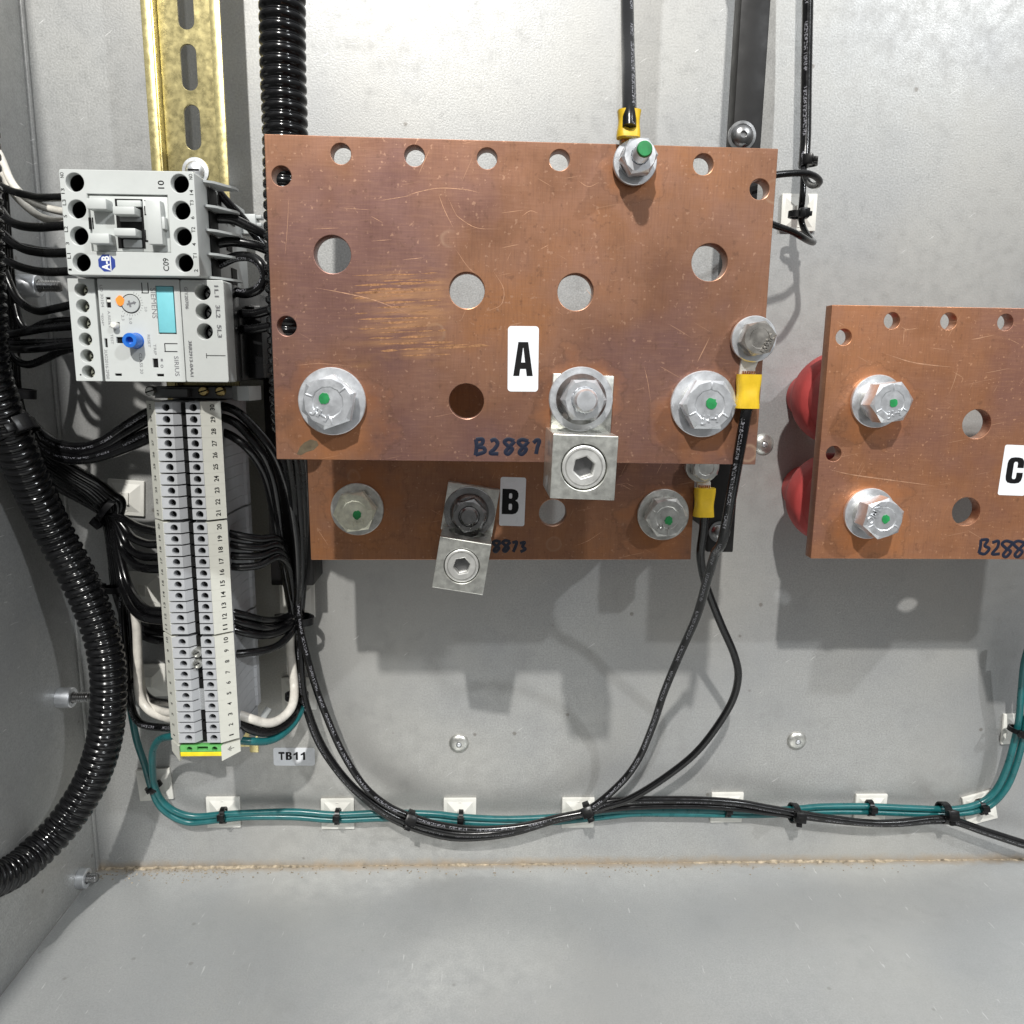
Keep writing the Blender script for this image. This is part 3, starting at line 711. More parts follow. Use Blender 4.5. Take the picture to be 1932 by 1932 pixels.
lettering('light_print', [otext('SIEMENS', 1010, 330, 330, 56), otext('G/120706', 1372, 270, 240, 36), otext('RESET', 955, 750, 140, 28), otext('TRIP', 1022, 845, 120, 30), otext('CLASS 20', 868, 1000, 230, 34), otext('A.RESET', 515, 510, 190, 28), otext('TEST', 545, 730, 110, 28), otext('*E04*', 440, 510, 140, 26), otext('3UG2016-2PB0', 487, 1010, 330, 34), otext('LO 30104', 432, 250, 240, 30), otext('2.0', 920, 395, 50, 26), otext('3.0', 750, 525, 70, 30), otext('2.3', 665, 490, 60, 30)], OF, M['grey_ink'], rel)
for grp in (((872, 100, 882, 216), (940, 100, 950, 216), (872, 210, 950, 220)), ((1128, 776, 1138, 870), (1128, 774, 1272, 784), (1128, 862, 1272, 872)), ((1592, 908, 1805, 912), (1592, 886, 1597, 940))):
    mb = MB()
    for (x0, y0, x1, y1) in grp:
        q = orect(x0, y0, x1, y1); mb.box(OF, q[0], q[1], HO-0.05, HO+0.05, q[2], q[3], 0)
    mk('line_print', mb, M['ink'], rel)

# ------------------------------------------------------------------ end bracket between relay and terminals
tb = thing('end_bracket', RF.w(0, 10, 25), 'dark end bracket with brass screws clamped between relay and terminals', 'bracket')
vb = RF.px(360, 741, 62)[1]
mb = MB(); mb.box(RF, -1, vb, 26, 60, 36, 5.2, 0.4); mb.box(RF, -8, vb, 60, 66, 12, 3.6, 0.3); mk('bracket_body', mb, M['dark_casing'], tb)
mb = MB(); Ff = Frame(RF.w(0, vb, 0), ux=RF.ux, uy=RF.uz); mb.prism(Ff, [(16, 60), (20, 66), (25, 66), (26, 60), (26, 50), (23.5, 50), (22, 57), (17, 55)], -3.2, 3.2); mk('release_tab', mb, M['casing2'], tb)
for (px_, mt) in ((284, 'zinc_dull'), (384, 'brass'), (416, 'brass')):
    u_, v_ = RF.px(px_, 738, 61)
    Fq = Frame(RF.w(u_, v_, 0), ANG+0.3)
    mb = MB(); mb.lathe(Fq, [(0, 59), (2.3, 59), (2.3, 61.4), (1.8, 61.9), (0, 62)], 20); s_ = mk('screw', mb, M[mt], tb)
    mb = MB(); mb.box(Fq, 0, 0, 61.6, 62.1, 4.2, 0.6, 0); mk('screw_slot', mb, M['void'], s_)

# ------------------------------------------------------------------ terminal blocks, one thing each
def block_parts(parent, F, top=True):
    """profile in (u,n): shoulders under the markers, two plateaus, a valley between them"""
    H0 = HB
    G = Frame(F.w(0, 0, 0), ux=F.ux, uy=F.uz)      # u, n plane; normal is -v
    th = PITCHB*0.485
    body = [(-18.5, 31.5), (13.2, 31.5), (13.2, 36), (12.0, 37), (11.4, 45), (11.4, H0-12), (13.2, H0-9.2), (7.2, H0-4.2), (1.2, H0-4.2), (1.2, H0-24), (-3.0, H0-24), (-4.2, H0-4.2), (-11.6, H0-4.2), (-16.6, H0-9.6), (-14.2, H0-12), (-14.2, 45), (-16.2, 41), (-18.5, 40)]
    mb = MB(); mb.prism(G, body, -th, th); a = mk('housing', mb, M['block'], parent)
    mb = MB(); hh = PITCHB*0.86
    mb.curvefill(F, [rrect(-8.0, 0, 7.4, hh, 0.0), circ(-7.2, 0, 1.62, 22)], H0-4.2, H0, 0.12)
    mb.prism(G, [(-4.3, H0-4.2), (-4.3, H0), (-1.9, H0-3.0), (-1.9, H0-12), (-4.3, H0-12)], -hh/2, hh/2)
    b1 = mk('screw_guide', mb, M['block'], parent)
    mb = MB(); mb.curvefill(F, [rrect(4.3, 0, 6.1, hh, 0.0), circ(4.4, 0, 1.62, 22)], H0-4.2, H0, 0.12); b2 = mk('screw_guide', mb, M['block'], parent)
    mb = MB()
    for uq in (-7.2, 4.4): mb.lathe(Frame(F.w(uq, 0, 0), ANG+0.5), [(1.6, H0-4.19), (0, H0-4.1)], 18)
    mb.box(F, -0.35, -PITCHB*0.06, H0-14, H0-3.1, 3.0, PITCHB*0.80, 0)
    c_ = mk('well_floor', mb, M['void'], parent)
    return [a, b1, b2, c_]
WORDS = 'zero one two three four five six seven eight nine ten eleven twelve thirteen fourteen fifteen sixteen seventeen eighteen nineteen'.split()
def word(n): return WORDS[n] if n < 20 else {2: 'twenty', 3: 'thirty'}[n//10]+('-'+WORDS[n % 10] if n % 10 else '')
first = None; GR = 'numbered terminal blocks on the rail'
def row_v(k):       # k = terminal number 30..1, with a hair gap between tens
    i = 30-k; return -PITCHB*(i+0.175*(i >= 10)+0.175*(i >= 20))
for kk in range(30, 0, -1):
    F = Frame(RF.w(0, row_v(kk), 0), ANG)
    tb_ = thing('terminal_block', F.w(0, 0, 25), 'blue grey terminal block at the marker number %s' % word(kk), 'terminal', GR)
    if first is None: first = block_parts(tb_, F)
    else:
        for o_ in first: relink(o_, tb_, None)
# jumper screws bridging terminals 8 and 9, clear film over 4 and 5
for kk in (9, 8):
    F = Frame(RF.w(-0.9, row_v(kk), 0), ANG+0.5)
    tj = thing('jumper_screw', F.w(0, 0, HB-4), 'steel slotted jumper screw in the valley of terminal %s' % word(kk), 'screw', 'jumper screws')
    mb = MB(); mb.lathe(F, [(0, HB-6), (2.2, HB-6), (2.2, HB+0.2), (1.9, HB+0.7), (1.5, HB+0.7), (1.4, HB-0.3), (0, HB-0.3)], 22); mk('head', mb, M['zinc_dull'], tj)
    mb = MB(); mb.box(F, 0, 0, HB-0.5, HB-0.2, 2.6, 0.5, 0); mk('slot', mb, M['void'], tj)
m_, t_, b_ = new_mat('clear_film'); b_.inputs['Base Color'].default_value = (0.6, 0.62, 0.64, 1); b_.inputs['Roughness'].default_value = 0.2; b_.inputs['Alpha'].default_value = 0.35
M['film'] = m_
mb = MB(); mb.box(RF, -0.9, (row_v(5)+row_v(4))/2, HB-2.9, HB-2.7, 3.4, PITCHB*2, 0.05); mk('film_scrap', mb, M['film'], label='scrap of clear film in the valley by terminals 4 and 5', cat='film')
# marker strips on the sloping shoulders, ten numbers each
def marker_strip(side, k0, k1):
    n_ = 10
    va = row_v(k1)+PITCHB*0.5-0.02; vb_ = row_v(k0)-PITCHB*0.5+0.02
    nm = 'right' if side > 0 else 'left'
    if side > 0: a = (7.4, HB-0.2); b = (14.4, HB-5.6)
    else: a = (-12.0, HB-0.2); b = (-18.0, HB-6.6)
    t = thing('marker_strip', RF.w(a[0], (va+vb_)/2, a[1]), 'cream marker strip numbered %s to %s, %s' % (word(k0), word(k1), 'on the side toward the copper plates' if side > 0 else 'on the side toward the corrugated conduit'), 'marker strip', 'terminal marker strips')
    G = Frame(RF.w(0, 0, 0), ux=RF.ux, uy=RF.uz)
    d = Vector((b[0]-a[0], b[1]-a[1])); L = d.length; d.normalize(); nn = Vector((-d.y, d.x)) if side > 0 else Vector((d.y, -d.x))
    p1 = Vector(a)-nn*3.2; p2 = Vector(b)-nn*3.2
    vs_ = -vb_; ve_ = -va
    mb = MB()
    for kk in range(k0, k1+1):
        v1 = row_v(kk)
        mb2 = [tuple(a), tuple(b), tuple(p2), tuple(p1)]
        if side < 0: mb2 = mb2[::-1]
        mb.prism(G, mb2, -v1-PITCHB*0.497, -v1+PITCHB*0.497)
    mk('strip', mb, M['marker'], t)
    # print frame: lies in the slope
    ux_ = (RF.ux*d.x + RF.uz*d.y) if side > 0 else -(RF.ux*d.x + RF.uz*d.y)
    o_ = RF.w(a[0], 0, a[1]) if side > 0 else RF.w(b[0], 0, b[1])
    SF = Frame(o_, ux=ux_, uy=RF.uy)
    its = []
    for kk in range(k0, k1+1):
        s_ = str(kk); its.append((s_, L*(0.58 if side > 0 else 0.45), row_v(kk), 0.05, 2.6 if len(s_) == 2 else 1.25, 2.1, R(90)))
        if s_ == '1': its[-1] = (s_, its[-1][1], row_v(kk), 0.05, 0.6, 2.1, R(90))
    lettering('number_print', its, SF, M['ink'], t, 0.022)
for k0 in (21, 11, 1):
    for sd in (1, -1): marker_strip(sd, k0, k0+9)
# earth terminal at the foot
vE = row_v(1)-PITCHB*1.28
F = Frame(RF.w(0, vE, 0), ANG)
te = thing('earth_terminal', F.w(0, 0, 25), 'green and yellow earth terminal at the foot of the terminal row', 'terminal')
G = Frame(F.w(0, 0, 0), ux=F.ux, uy=F.uz); g0 = PITCHB*0.5
mb = MB(); mb.prism(G, [(-13, 31.5), (11.4, 31.5), (11.4, HB-9), (7, HB-4), (-11.5, HB-4), (-13, HB-9)], -g0, g0); mk('housing', mb, M['block'], te)
mb = MB(); mb.curvefill(F, [rrect(-2.2, PITCHB*0.2, 19.0, PITCHB*0.58), circ(-7.4, 0.9, 1.3, 18), circ(4.2, 0.9, 1.3, 18), rrect(-1.4, 1.3, 5.0, 1.9)], HB-4, HB-0.6, 0.1); mk('green_face', mb, M['earth_green'], te)
mb = MB(); mb.box(F, -2.2, -PITCHB*0.30, HB-4, HB-0.5, 19.0, PITCHB*0.40, 0.15); mk('yellow_face', mb, M['earth_yellow'], te)
for side in (1, -1):
    a = (7.4, HB-0.2) if side > 0 else (-12, HB-0.2); b = (14.6, HB-5.6) if side > 0 else (-18, HB-6.6)
    poly = [a, b, (b[0]-side*1.5, b[1]-4), (a[0], a[1]-4)]
    if side < 0: poly = poly[::-1]
    mb = MB(); mb.prism(G, poly, -g0*0.98-0.0, g0*1.0)
    for v_ in mb.bm.verts:      # skewed tail of the marker
        l_ = F.l(v_.co)
        if l_[1] < 0: v_.co = F.w(l_[0], l_[1]-(2.4 if -12.5 < l_[0] < 9 else 0.2), l_[2])
    mk('marker', mb, M['marker'], te)
SF = Frame(F.w(7.4, 0, HB-0.2), ux=RF.ux*7.2+RF.uz*-5.4, uy=RF.uy)
mb = MB()
for (a, b, c, d) in ((5.2, 0, 1.6, 0.25), (4.4, 0, 0.25, 2.6), (3.8, 0, 0.25, 1.7), (3.2, 0, 0.25, 0.8)): mb.box(SF, a, b, 0.0, 0.06, c, d, 0)
mk('earth_symbol', mb, M['ink'], te)
mb = MB(); vq = vE-PITCHB*0.5-1.5
mb.box(RF, 15.5, vq+1.5, 32, 52, 3.2, 8, 0.4, ang=-0.5); mk('end_clip', mb, M['casing2'], te)

# ------------------------------------------------------------------ supports behind the plates
HA, HBp = 142.0, 75.0        # front faces of plate A and of plates B and C
TH = 6.35
WF = WALL
def bar(name, x0, x1, z0, z1, h, label):
    mb = MB(); mb.box(WF, (x0+x1)/2, (z0+z1)/2, 0.05, h, x1-x0, z1-z0, 0.6); return mk(name, mb, M['phenolic'], label=label, cat='support')
xr1 = P(1386, 1000, 55).x; xr0 = xr1-13
sb = thing('support_bar', ((xr0+xr1)/2, -45, P(1370, 1042, 55).z), 'black upright support bar behind the edge of plates A and B, by the bare panel', 'support')
zs0 = P(1370, 1042, 55).z
mb = MB(); mb.box(WF, (xr0+xr1)/2, (zs0+235)/2, 45, 55, xr1-xr0, 235-zs0, 0.6); mk('strap', mb, M['phenolic'], sb)
for zz in (zs0+14, 215): mb = MB(); mb.lathe(Frame(((xr0+xr1)/2, 0, zz)), [(0, 0.05), (6.5, 0.05), (6.5, 44.9), (0, 44.9)], 24); mk('standoff', mb, M['phenolic'], sb)
xl1 = P(591, 1080, 24).x
bar('support_bar', xl1-22, xl1, P(585, 1105, 24).z, P(585, 640, 24).z, 24, 'black upright support bar behind the cable bundle beside plate B')
def dome_screw(px, py, h, r, label, mat='steel_dark', name='dome_screw'):
    o = P(px, py, h); F = Frame(o)
    t = thing(name, o, label, 'screw')
    mb = MB(); mb.lathe(F, [(0, 0), (r*1.25, 0), (r*1.25, 0.9), (r*1.02, 1.0), (r, 1.2), (r*0.9, 2.2), (r*0.6, 3.1), (r*0.3, 3.35), (r*0.28, 2.4), (0, 2.3)], 32); mk('head', mb, M[mat], t)
    return t
dome_screw(1357, 1003, 55, 4.2, 'dark dome screw on the black support bar beside plate B')
dome_screw(1399, 257, 55, 5.0, 'dark dome screw above the edge of plate A by the black cable')
# rivets of the sheet
for px_, py_, lb in ((866, 1402, 'steel button rivet in the bare panel above the cable mounts, nearer TB11'), (1503, 1397, 'steel button rivet in the bare panel below plate C'), (1440, 838, 'steel button rivet half hidden behind plate A beside the red insulator')):
    o = P(px_, py_, 0); F = Frame(o); t = thing('button_rivet', o, lb, 'rivet', 'rivets in the back sheet')
    mb = MB(); mb.lathe(F, [(5.9, 0), (5.75, 0.5), (5.0, 1.4), (3.6, 2.1), (1.7, 2.35), (1.55, 1.5)], 36); mk('head', mb, M['zinc_dull'], t)
    mb = MB(); mb.lathe(F, [(1.55, 1.4), (1.3, 1.5), (1.2, 2.5), (0.9, 2.7), (0, 2.7)], 20); mk('pin', mb, M['zinc'], t)

# ------------------------------------------------------------------ copper plates
def plate(name, label, cor, h, holes, mat, extra=None):
    c = [P(x, y, h) for x, y in cor]
    ctr = sum(c, Vector())/4; e = (c[1]-c[0])+(c[2]-c[3]); a = math.atan2(e.z, e.x)
    W = ((c[1]-c[0]).length+(c[2]-c[3]).length)/2; H = ((c[3]-c[0]).length+(c[2]-c[1]).length)/2
    F = Frame((ctr.x, 0, ctr.z), a)
    hs = []
    for (x, y, r) in holes:
        u, v = F.px(x, y, h); hs.append(circ(u, v, r/ppm(x, y, h), 40))
    mb = MB(); mb.curvefill(F, [rrect(0, 0, W, H, 0.35)]+hs, h-TH, h, 0.22)
    o = mk(name, mb, mat, label=label, cat='plate', group='copper bus plates', angle=30)
    return F, o, W, H
AH = [(643, 290, 19), (782, 294, 19), (919, 299, 19), (1056, 302, 19), (1327, 310, 19), (531, 332, 18.5), (541, 615, 18.5), (1433, 357, 18.5),
      (627, 480, 35), (881, 548, 33.5), (1086, 551, 34), (1339, 495, 34), (880, 757, 33)]
AFm, plA, _, _ = plate('copper_plate', 'large scratched copper plate marked A, standing in front of plate B', [(498, 253), (1469, 280), (1425, 877), (522, 866)], HA, AH, M['copperA'])
# plate B: its upper edge hides behind A
zbt = P(900, 577, HBp)
BFm, plB, BW, BH = plate('copper_plate', 'tarnished copper plate marked B, mostly hidden behind plate A', [(572.5, 584), (1325, 588), (1305, 1058), (583, 1054)], HBp, [(1043, 968, 26), (889, 828, 26), (740, 720, 26), (1160, 720, 26)], M['copperB'])
CFm, plC, _, _ = plate('copper_plate', 'clean copper plate marked C on red insulators', [(1571, 577), (2300, 587), (2255, 1058), (1529, 1052)], HBp, [(1592, 636, 15), (1683, 605, 15), (1790, 606, 15.5), (1897, 608, 15), (2004, 610, 15), (1573, 856, 14.5), (1843, 800, 27), (1823, 965, 26.5), (2055, 805, 27)], M['copperC'])

# insulators
def insulator(px, py, hp, h0, h1, r, label):
    o = P(px, py, hp); o = Vector((o.x, 0, o.z)); F = Frame(o)
    L = h1-h0
    prof = [(0, h0), (r*0.50, h0), (r*0.54, h0+1), (r*0.58, h0+L*0.30), (r*0.80, h0+L*0.40), (r*0.97, h0+L*0.46), (r, h0+L*0.50), (r, h0+L*0.64), (r*0.97, h0+L*0.67), (r*0.88, h0+L*0.70), (r*0.86, h0+L*0.96), (r*0.82, h1), (0, h1)]
    t = thing('insulator', (o.x, -h0, o.z), label, 'insulator', 'red standoff insulators')
    mb = MB(); mb.lathe(F, prof, 48); mk('body', mb, M['red'], t)
insulator(1655, 757, HBp, 0.05, HBp-TH-0.05, 23, 'red round insulator under the top bolt of plate C')
insulator(1640, 965, HBp, 0.05, HBp-TH-0.05, 23, 'red round insulator under the bottom bolt of plate C')
insulator(675, 960, HBp, 24.05, HBp-TH-0.05, 14, 'red insulator behind plate B at the bolt near the cable bundle')
insulator(1250, 970, HBp, 0.05, HBp-TH-0.05, 16, 'red insulator behind plate B at the bolt near the yellow lug')
insulator(628, 757, HA, HBp+0.05, HA-TH-0.05, 13, 'red insulator between plates A and B at the stained bolt')
insulator(1325, 762, HA, HBp+0.05, HA-TH-0.05, 13, 'red insulator between plates A and B beside the yellow lug')

# ------------------------------------------------------------------ bolts, nuts, lugs
def hexpts(r, a): return circ(0, 0, r, 6, a)
def hexhead(mb, F, r, a, n0, n1):
    """hexagon with a chamfered crown"""
    k = 12; c = math.cos(math.pi/6)
    A = [mb.bm.verts.new(F.w(x, y, n0)) for x, y in hexpts(r, a)]
    # chamfer: corners drop a little below the flats
    B = []; Cc = []; D = []
    for i in range(k):
        t = a+2*math.pi*i/k; rr = r if i % 2 == 0 else r*c
        B.append(mb.bm.verts.new(F.w(rr*math.cos(t), rr*math.sin(t), n1-(1.1 if i % 2 == 0 else 0.45))))
        Cc.append(mb.bm.verts.new(F.w(r*c*0.97*math.cos(t), r*c*0.97*math.sin(t), n1-0.05)))
    k2 = 6
    for i in range(6):
        j = (i+1) % 6
        mb.bm.faces.new((A[i], A[j], B[2*j], B[2*i+1], B[2*i]))
    for i in range(k):
        j = (i+1) % k; mb.bm.faces.new((B[i], B[j], Cc[j], Cc[i]))
    mb.bm.faces.new(A[::-1])
    return Cc
def bolt(px, py, h, label, wr=11.8, af=16.6, rot=0.0, stamp='JH', srot=0.0, dot=(0, 0), mat='zinc', wmat='zinc', hmat=None, n_head=5.4, lockh=2.3, marks=3, mark0=90, group='bolts of the copper plates', extra=0.0):
    o = P(px, py, h); F = Frame(o)
    t = thing('hex_bolt', o, label, 'bolt', group)
    e0 = extra
    mb = MB(); mb.lathe(F, [(0, e0+0.02), (wr-0.15, e0+0.02), (wr, e0+0.2), (wr, e0+1.7), (wr-0.25, e0+1.95), (af*0.40, e0+1.95)], 48); mk('flat_washer', mb, M[wmat], t)
    mb = MB(); mb.lathe(F, [(af*0.40, e0+1.96), (af*0.49, e0+1.96), (af*0.505, e0+2.1), (af*0.505, e0+1.8+lockh), (af*0.49, e0+1.96+lockh), (af*0.40, e0+1.96+lockh)], 44); mk('lock_washer', mb, M['zinc_dull'], t)
    n0 = e0+1.98+lockh; n1 = n0+n_head; R6 = af/2/math.cos(math.pi/6)
    mb = MB(); Cc = hexhead(mb, F, R6, rot, n0, n1)
    rin = af*0.33
    ring = [mb.bm.verts.new(F.w(rin*math.cos(rot+2*math.pi*i/12), rin*math.sin(rot+2*math.pi*i/12), n1-0.02)) for i in range(12)]
    ring2 = [mb.bm.verts.new(F.w(rin*0.92*math.cos(rot+2*math.pi*i/12), rin*0.92*math.sin(rot+2*math.pi*i/12), n1-0.22)) for i in range(12)]
    for i in range(12):
        j = (i+1) % 12; mb.bm.faces.new((Cc[i], Cc[j], ring[j], ring[i])); mb.bm.faces.new((ring[i], ring[j], ring2[j], ring2[i]))
    mb.bm.faces.new(ring2)
    hd = mk('head', mb, M[hmat or mat], t, angle=14)
    for k in range(marks):
        a = R(mark0)+k*2*math.pi/3; Fm = Frame(F.w(math.cos(a)*af*0.40, math.sin(a)*af*0.40, 0), a)
        mb = MB(); mb.box(Fm, 0, 0, n1-0.3, n1+0.25, af*0.14, 0.55, 0.1); mk('grade_mark', mb, M[hmat or mat], hd)
    if stamp:
        mb = MB(); c_, s_ = math.cos(srot-math.pi/2), math.sin(srot-math.pi/2)
        wd_ = af*(0.17*len(stamp)+0.03) if len(stamp) < 4 else af*0.62
        vs_, fs = text_mesh(stamp, 0.012)
        ca, sa = math.cos(srot), math.sin(srot); lo = []; hi = []
        for x, y in vs_:
            X = x*wd_; Y = y*af*0.19; U = c_*af*0.31+X*ca-Y*sa; V = s_*af*0.31+X*sa+Y*ca
            hi.append(mb.bm.verts.new(F.w(U, V, n1+0.42))); lo.append(mb.bm.verts.new(F.w(U, V, n1-0.2)))
        ec = {}
        for f in fs:
            try: mb.bm.faces.new([hi[i] for i in f])
            except ValueError: pass
            for i in range(len(f)):
                a_, b2 = f[i], f[(i+1) % len(f)]; ec[(a_, b2)] = 1
        for (a_, b2) in list(ec):
            if (b2, a_) not in ec:
                try: mb.bm.faces.new((lo[a_], lo[b2], hi[b2], hi[a_]))
                except ValueError: pass
        mk('stamp', mb, M[hmat or mat], hd)
    if dot is not None:
        mb = MB(); rr = random.Random(px)
        pts = [(dot[0]+(1.75+rr.uniform(-0.25, 0.3))*math.cos(2*math.pi*i/18), dot[1]+(1.9+rr.uniform(-0.25, 0.3))*math.sin(2*math.pi*i/18)) for i in range(18)]
        mb.prism(F, pts, n1-0.2, n1+0.12); mk('paint_dot', mb, M['green'], t)
    return t, F
bolt(628, 757, HA, 'zinc hex bolt with green dot beside the grey stain on plate A', rot=R(20), srot=R(-35), dot=(-1.2, 1.2), mark0=40)
bolt(1325, 762, HA, 'zinc hex bolt with green dot on plate A next to the yellow lug', rot=R(0), srot=R(2), dot=(0.4, 0.6), mark0=88)
bolt(675, 960, HBp, 'yellowed hex bolt with dark green dot on plate B near the cable bundle', rot=R(8), srot=R(10), dot=(1.2, -1.0), mat='zinc_dull', wmat='zinc_dull', hmat='zinc_yellow', mark0=130)
bolt(1250, 970, HBp, 'dull hex bolt with dark green dot on plate B near the yellow lug', rot=R(5), srot=R(-20), dot=(0.6, -1.2), mat='zinc_dull', wmat='zinc_dull', mark0=35)
bolt(1652, 757, HBp, 'top zinc hex bolt with green dot on plate C', rot=R(8), srot=R(12), dot=(0.4, -0.2), mark0=92, n_head=9.5, lockh=3.4)
bolt(1638, 968, HBp, 'bottom zinc hex bolt with green dot on plate C', rot=R(20), srot=R(-118), stamp='NMC', dot=(0.4, 0.0), mark0=210, n_head=9.5, lockh=3.4)

def ring_lug(px, py, h, r, neck_to, barrel, label, wire_label=None):
    """tinned ring, neck and yellow barrel; barrel = pixel box"""
    o = P(px, py, h); F = Frame(o)
    t = thing('ring_lug', o, label, 'lug', 'yellow ring lugs')
    bx0, by0, bx1, by1 = barrel
    c = F.l(P((bx0+bx1)/2, (by0+by1)/2, h+4)); bw = (bx1-bx0)/ppm(bx0, by0, h+4); bh = abs(by1-by0)/ppm(bx0, by0, h+4)
    sg = 1 if c[1] < 0 else -1
    ytop = c[1]+sg*bh/2
    dx = c[0]
    mb = MB()
    k = 26; a0 = R(90-62) if sg < 0 else R(270+38-10)
    poly = []
    # ring outline with a neck running to the barrel
    for i in range(k+1):
        a = (R(-58) + (R(296)-0)*i/k) if sg > 0 else (R(122)+R(296)*i/k)
        poly.append((r*math.cos(a), r*math.sin(a)))
    if sg > 0: poly += [(dx-bw*0.34, ytop+bh*0.18), (dx-bw*0.36, ytop-1.5), (dx+bw*0.36, ytop-1.5), (dx+bw*0.34, ytop+bh*0.18)]
    else: poly += [(dx+bw*0.34, ytop-bh*0.18), (dx+bw*0.36, ytop+1.5), (dx-bw*0.36, ytop+1.5), (dx-bw*0.34, ytop-bh*0.18)]
    mb.curvefill(F, [poly], 0.02, 1.4, 0.1); mk('ring', mb, M['tin_bright'], t)
    # barrel: flattened sleeve with a crimp dent
    mb = MB()
    ang = math.atan2(-dx, abs(c[1]))*0.0
    BFr = Frame(F.w(dx, c[1], 0), ang)
    n = 20; rings = []
    for i in range(9):
        y = sg*(bh/2-bh*i/8)
        wsc = 1.0+0.06*math.sin(i/8*math.pi*2+1); d = 0.45*math.exp(-((i-3)/1.6)**2)
        ring = []
        for k in range(n):
            a = 2*math.pi*k/n; cx = math.copysign(abs(math.cos(a))**0.6, math.cos(a)); cz = math.copysign(abs(math.sin(a))**0.75, math.sin(a))
            zz = 3.3+cz*3.2
            if cz > 0: zz -= d*2.6*math.exp(-(cx/0.35)**2)
            ring.append(mb.bm.verts.new(BFr.w(cx*bw/2*wsc, y, zz)))
        rings.append(ring)
    for A, B in zip(rings, rings[1:]):
        for k in range(n): mb.bm.faces.new((A[k], A[(k+1) % n], B[(k+1) % n], B[k]))
    mb.bm.faces.new(rings[0]); mb.bm.faces.new(rings[-1][::-1])
    mk('sleeve', mb, M['yellow'], t, angle=50)
    mb = MB()
    for k in range(6): mb.tube([BFr.w(-bw*0.22+bw*0.09*k, sg*(bh/2-1), 2.6), BFr.w(-bw*0.24+bw*0.1*k, sg*(bh/2+1.1), 2.4)], 0.32, 6)
    mk('bare_strands', mb, M['strand'], t)
    return t
ring_lug(1418, 640, HA, 6.4, None, (1391, 707, 1434, 770), 'yellow ring lug hanging off the edge of plate A')
ring_lug(1320, 878, HBp, 7.0, None, (1311, 921, 1348, 975), 'yellow ring lug on plate B peeping out below plate A')
bolt(1418, 640, HA, 'hex bolt stamped F593C holding the yellow lug on plate A', wr=8.0, af=11.0, rot=R(12), stamp='F593C', srot=R(60), dot=None, mat='stainless', wmat='zinc', n_head=4.6, lockh=0.8, marks=0, extra=1.0)
bolt(1322, 878, HBp, 'hex bolt holding the yellow lug on plate B, cut by the edge of plate A', wr=7.6, af=11.0, rot=R(30), stamp='', dot=None, mat='zinc_dull', wmat='zinc_dull', n_head=4.6, lockh=1.0, marks=0, extra=1.4)

def threaded(mb, F, r, n0, n1, pitch=1.0):
    prof = [(0, n0)]; z = n0
    while z < n1-1.2: prof += [(r, z), (r*0.87, z+pitch*0.5)]; z += pitch
    prof += [(r*0.92, n1-1.0), (r*0.78, n1-0.1), (r*0.5, n1), (0, n1-0.25)]
    mb.lathe(F, prof, 24)
def stud_nut(px, py, h, label, wr, bell, af, rot, sr, slen, mat, tipmat=None, e0=0.0):
    o = P(px, py, h); F = Frame(o); t = thing('stud_nut', o, label, 'nut', 'stud nuts of the copper plates')
    mb = MB(); mb.lathe(F, [(0, e0+0.02), (wr-0.15, e0+0.02), (wr, e0+0.2), (wr, e0+1.7), (wr-0.25, e0+1.95), (sr, e0+1.95)], 48); mk('flat_washer', mb, M[mat], t)
    mb = MB(); mb.lathe(F, [(sr, e0+1.96), (bell, e0+1.96), (bell, e0+2.7), (af*0.54, e0+4.6), (sr, e0+4.7)], 44); mk('cone_washer', mb, M['steel_dark'], t)
    n0 = e0+4.72; n1 = n0+af*0.52; R6 = af/2/math.cos(math.pi/6)
    mb = MB(); Cc = hexhead(mb, F, R6, rot, n0, n1)
    ring = [mb.bm.verts.new(F.w(sr*1.12*math.cos(rot+2*math.pi*i/12), sr*1.12*math.sin(rot+2*math.pi*i/12), n1-0.02)) for i in range(12)]
    ring2 = [mb.bm.verts.new(F.w(sr*1.0*math.cos(rot+2*math.pi*i/12), sr*1.0*math.sin(rot+2*math.pi*i/12), n1-0.8)) for i in range(12)]
    for i in range(12):
        j = (i+1) % 12; mb.bm.faces.new((Cc[i], Cc[j], ring[j], ring[i])); mb.bm.faces.new((ring[i], ring[j], ring2[j], ring2[i]))
    mk('nut', mb, M[mat], t, angle=14)
    mb = MB(); threaded(mb, F, sr, n0, n0+slen); mk('stud', mb, M[mat], t, angle=50)
    if tipmat:
        mb = MB(); mb.lathe(F, [(sr*0.90, n0+slen-0.9), (sr*0.90, n0+slen-0.6), (sr*0.78, n0+slen+0.08), (0, n0+slen+0.1)], 24); mk('paint_tip', mb, M[tipmat], t)
    return t

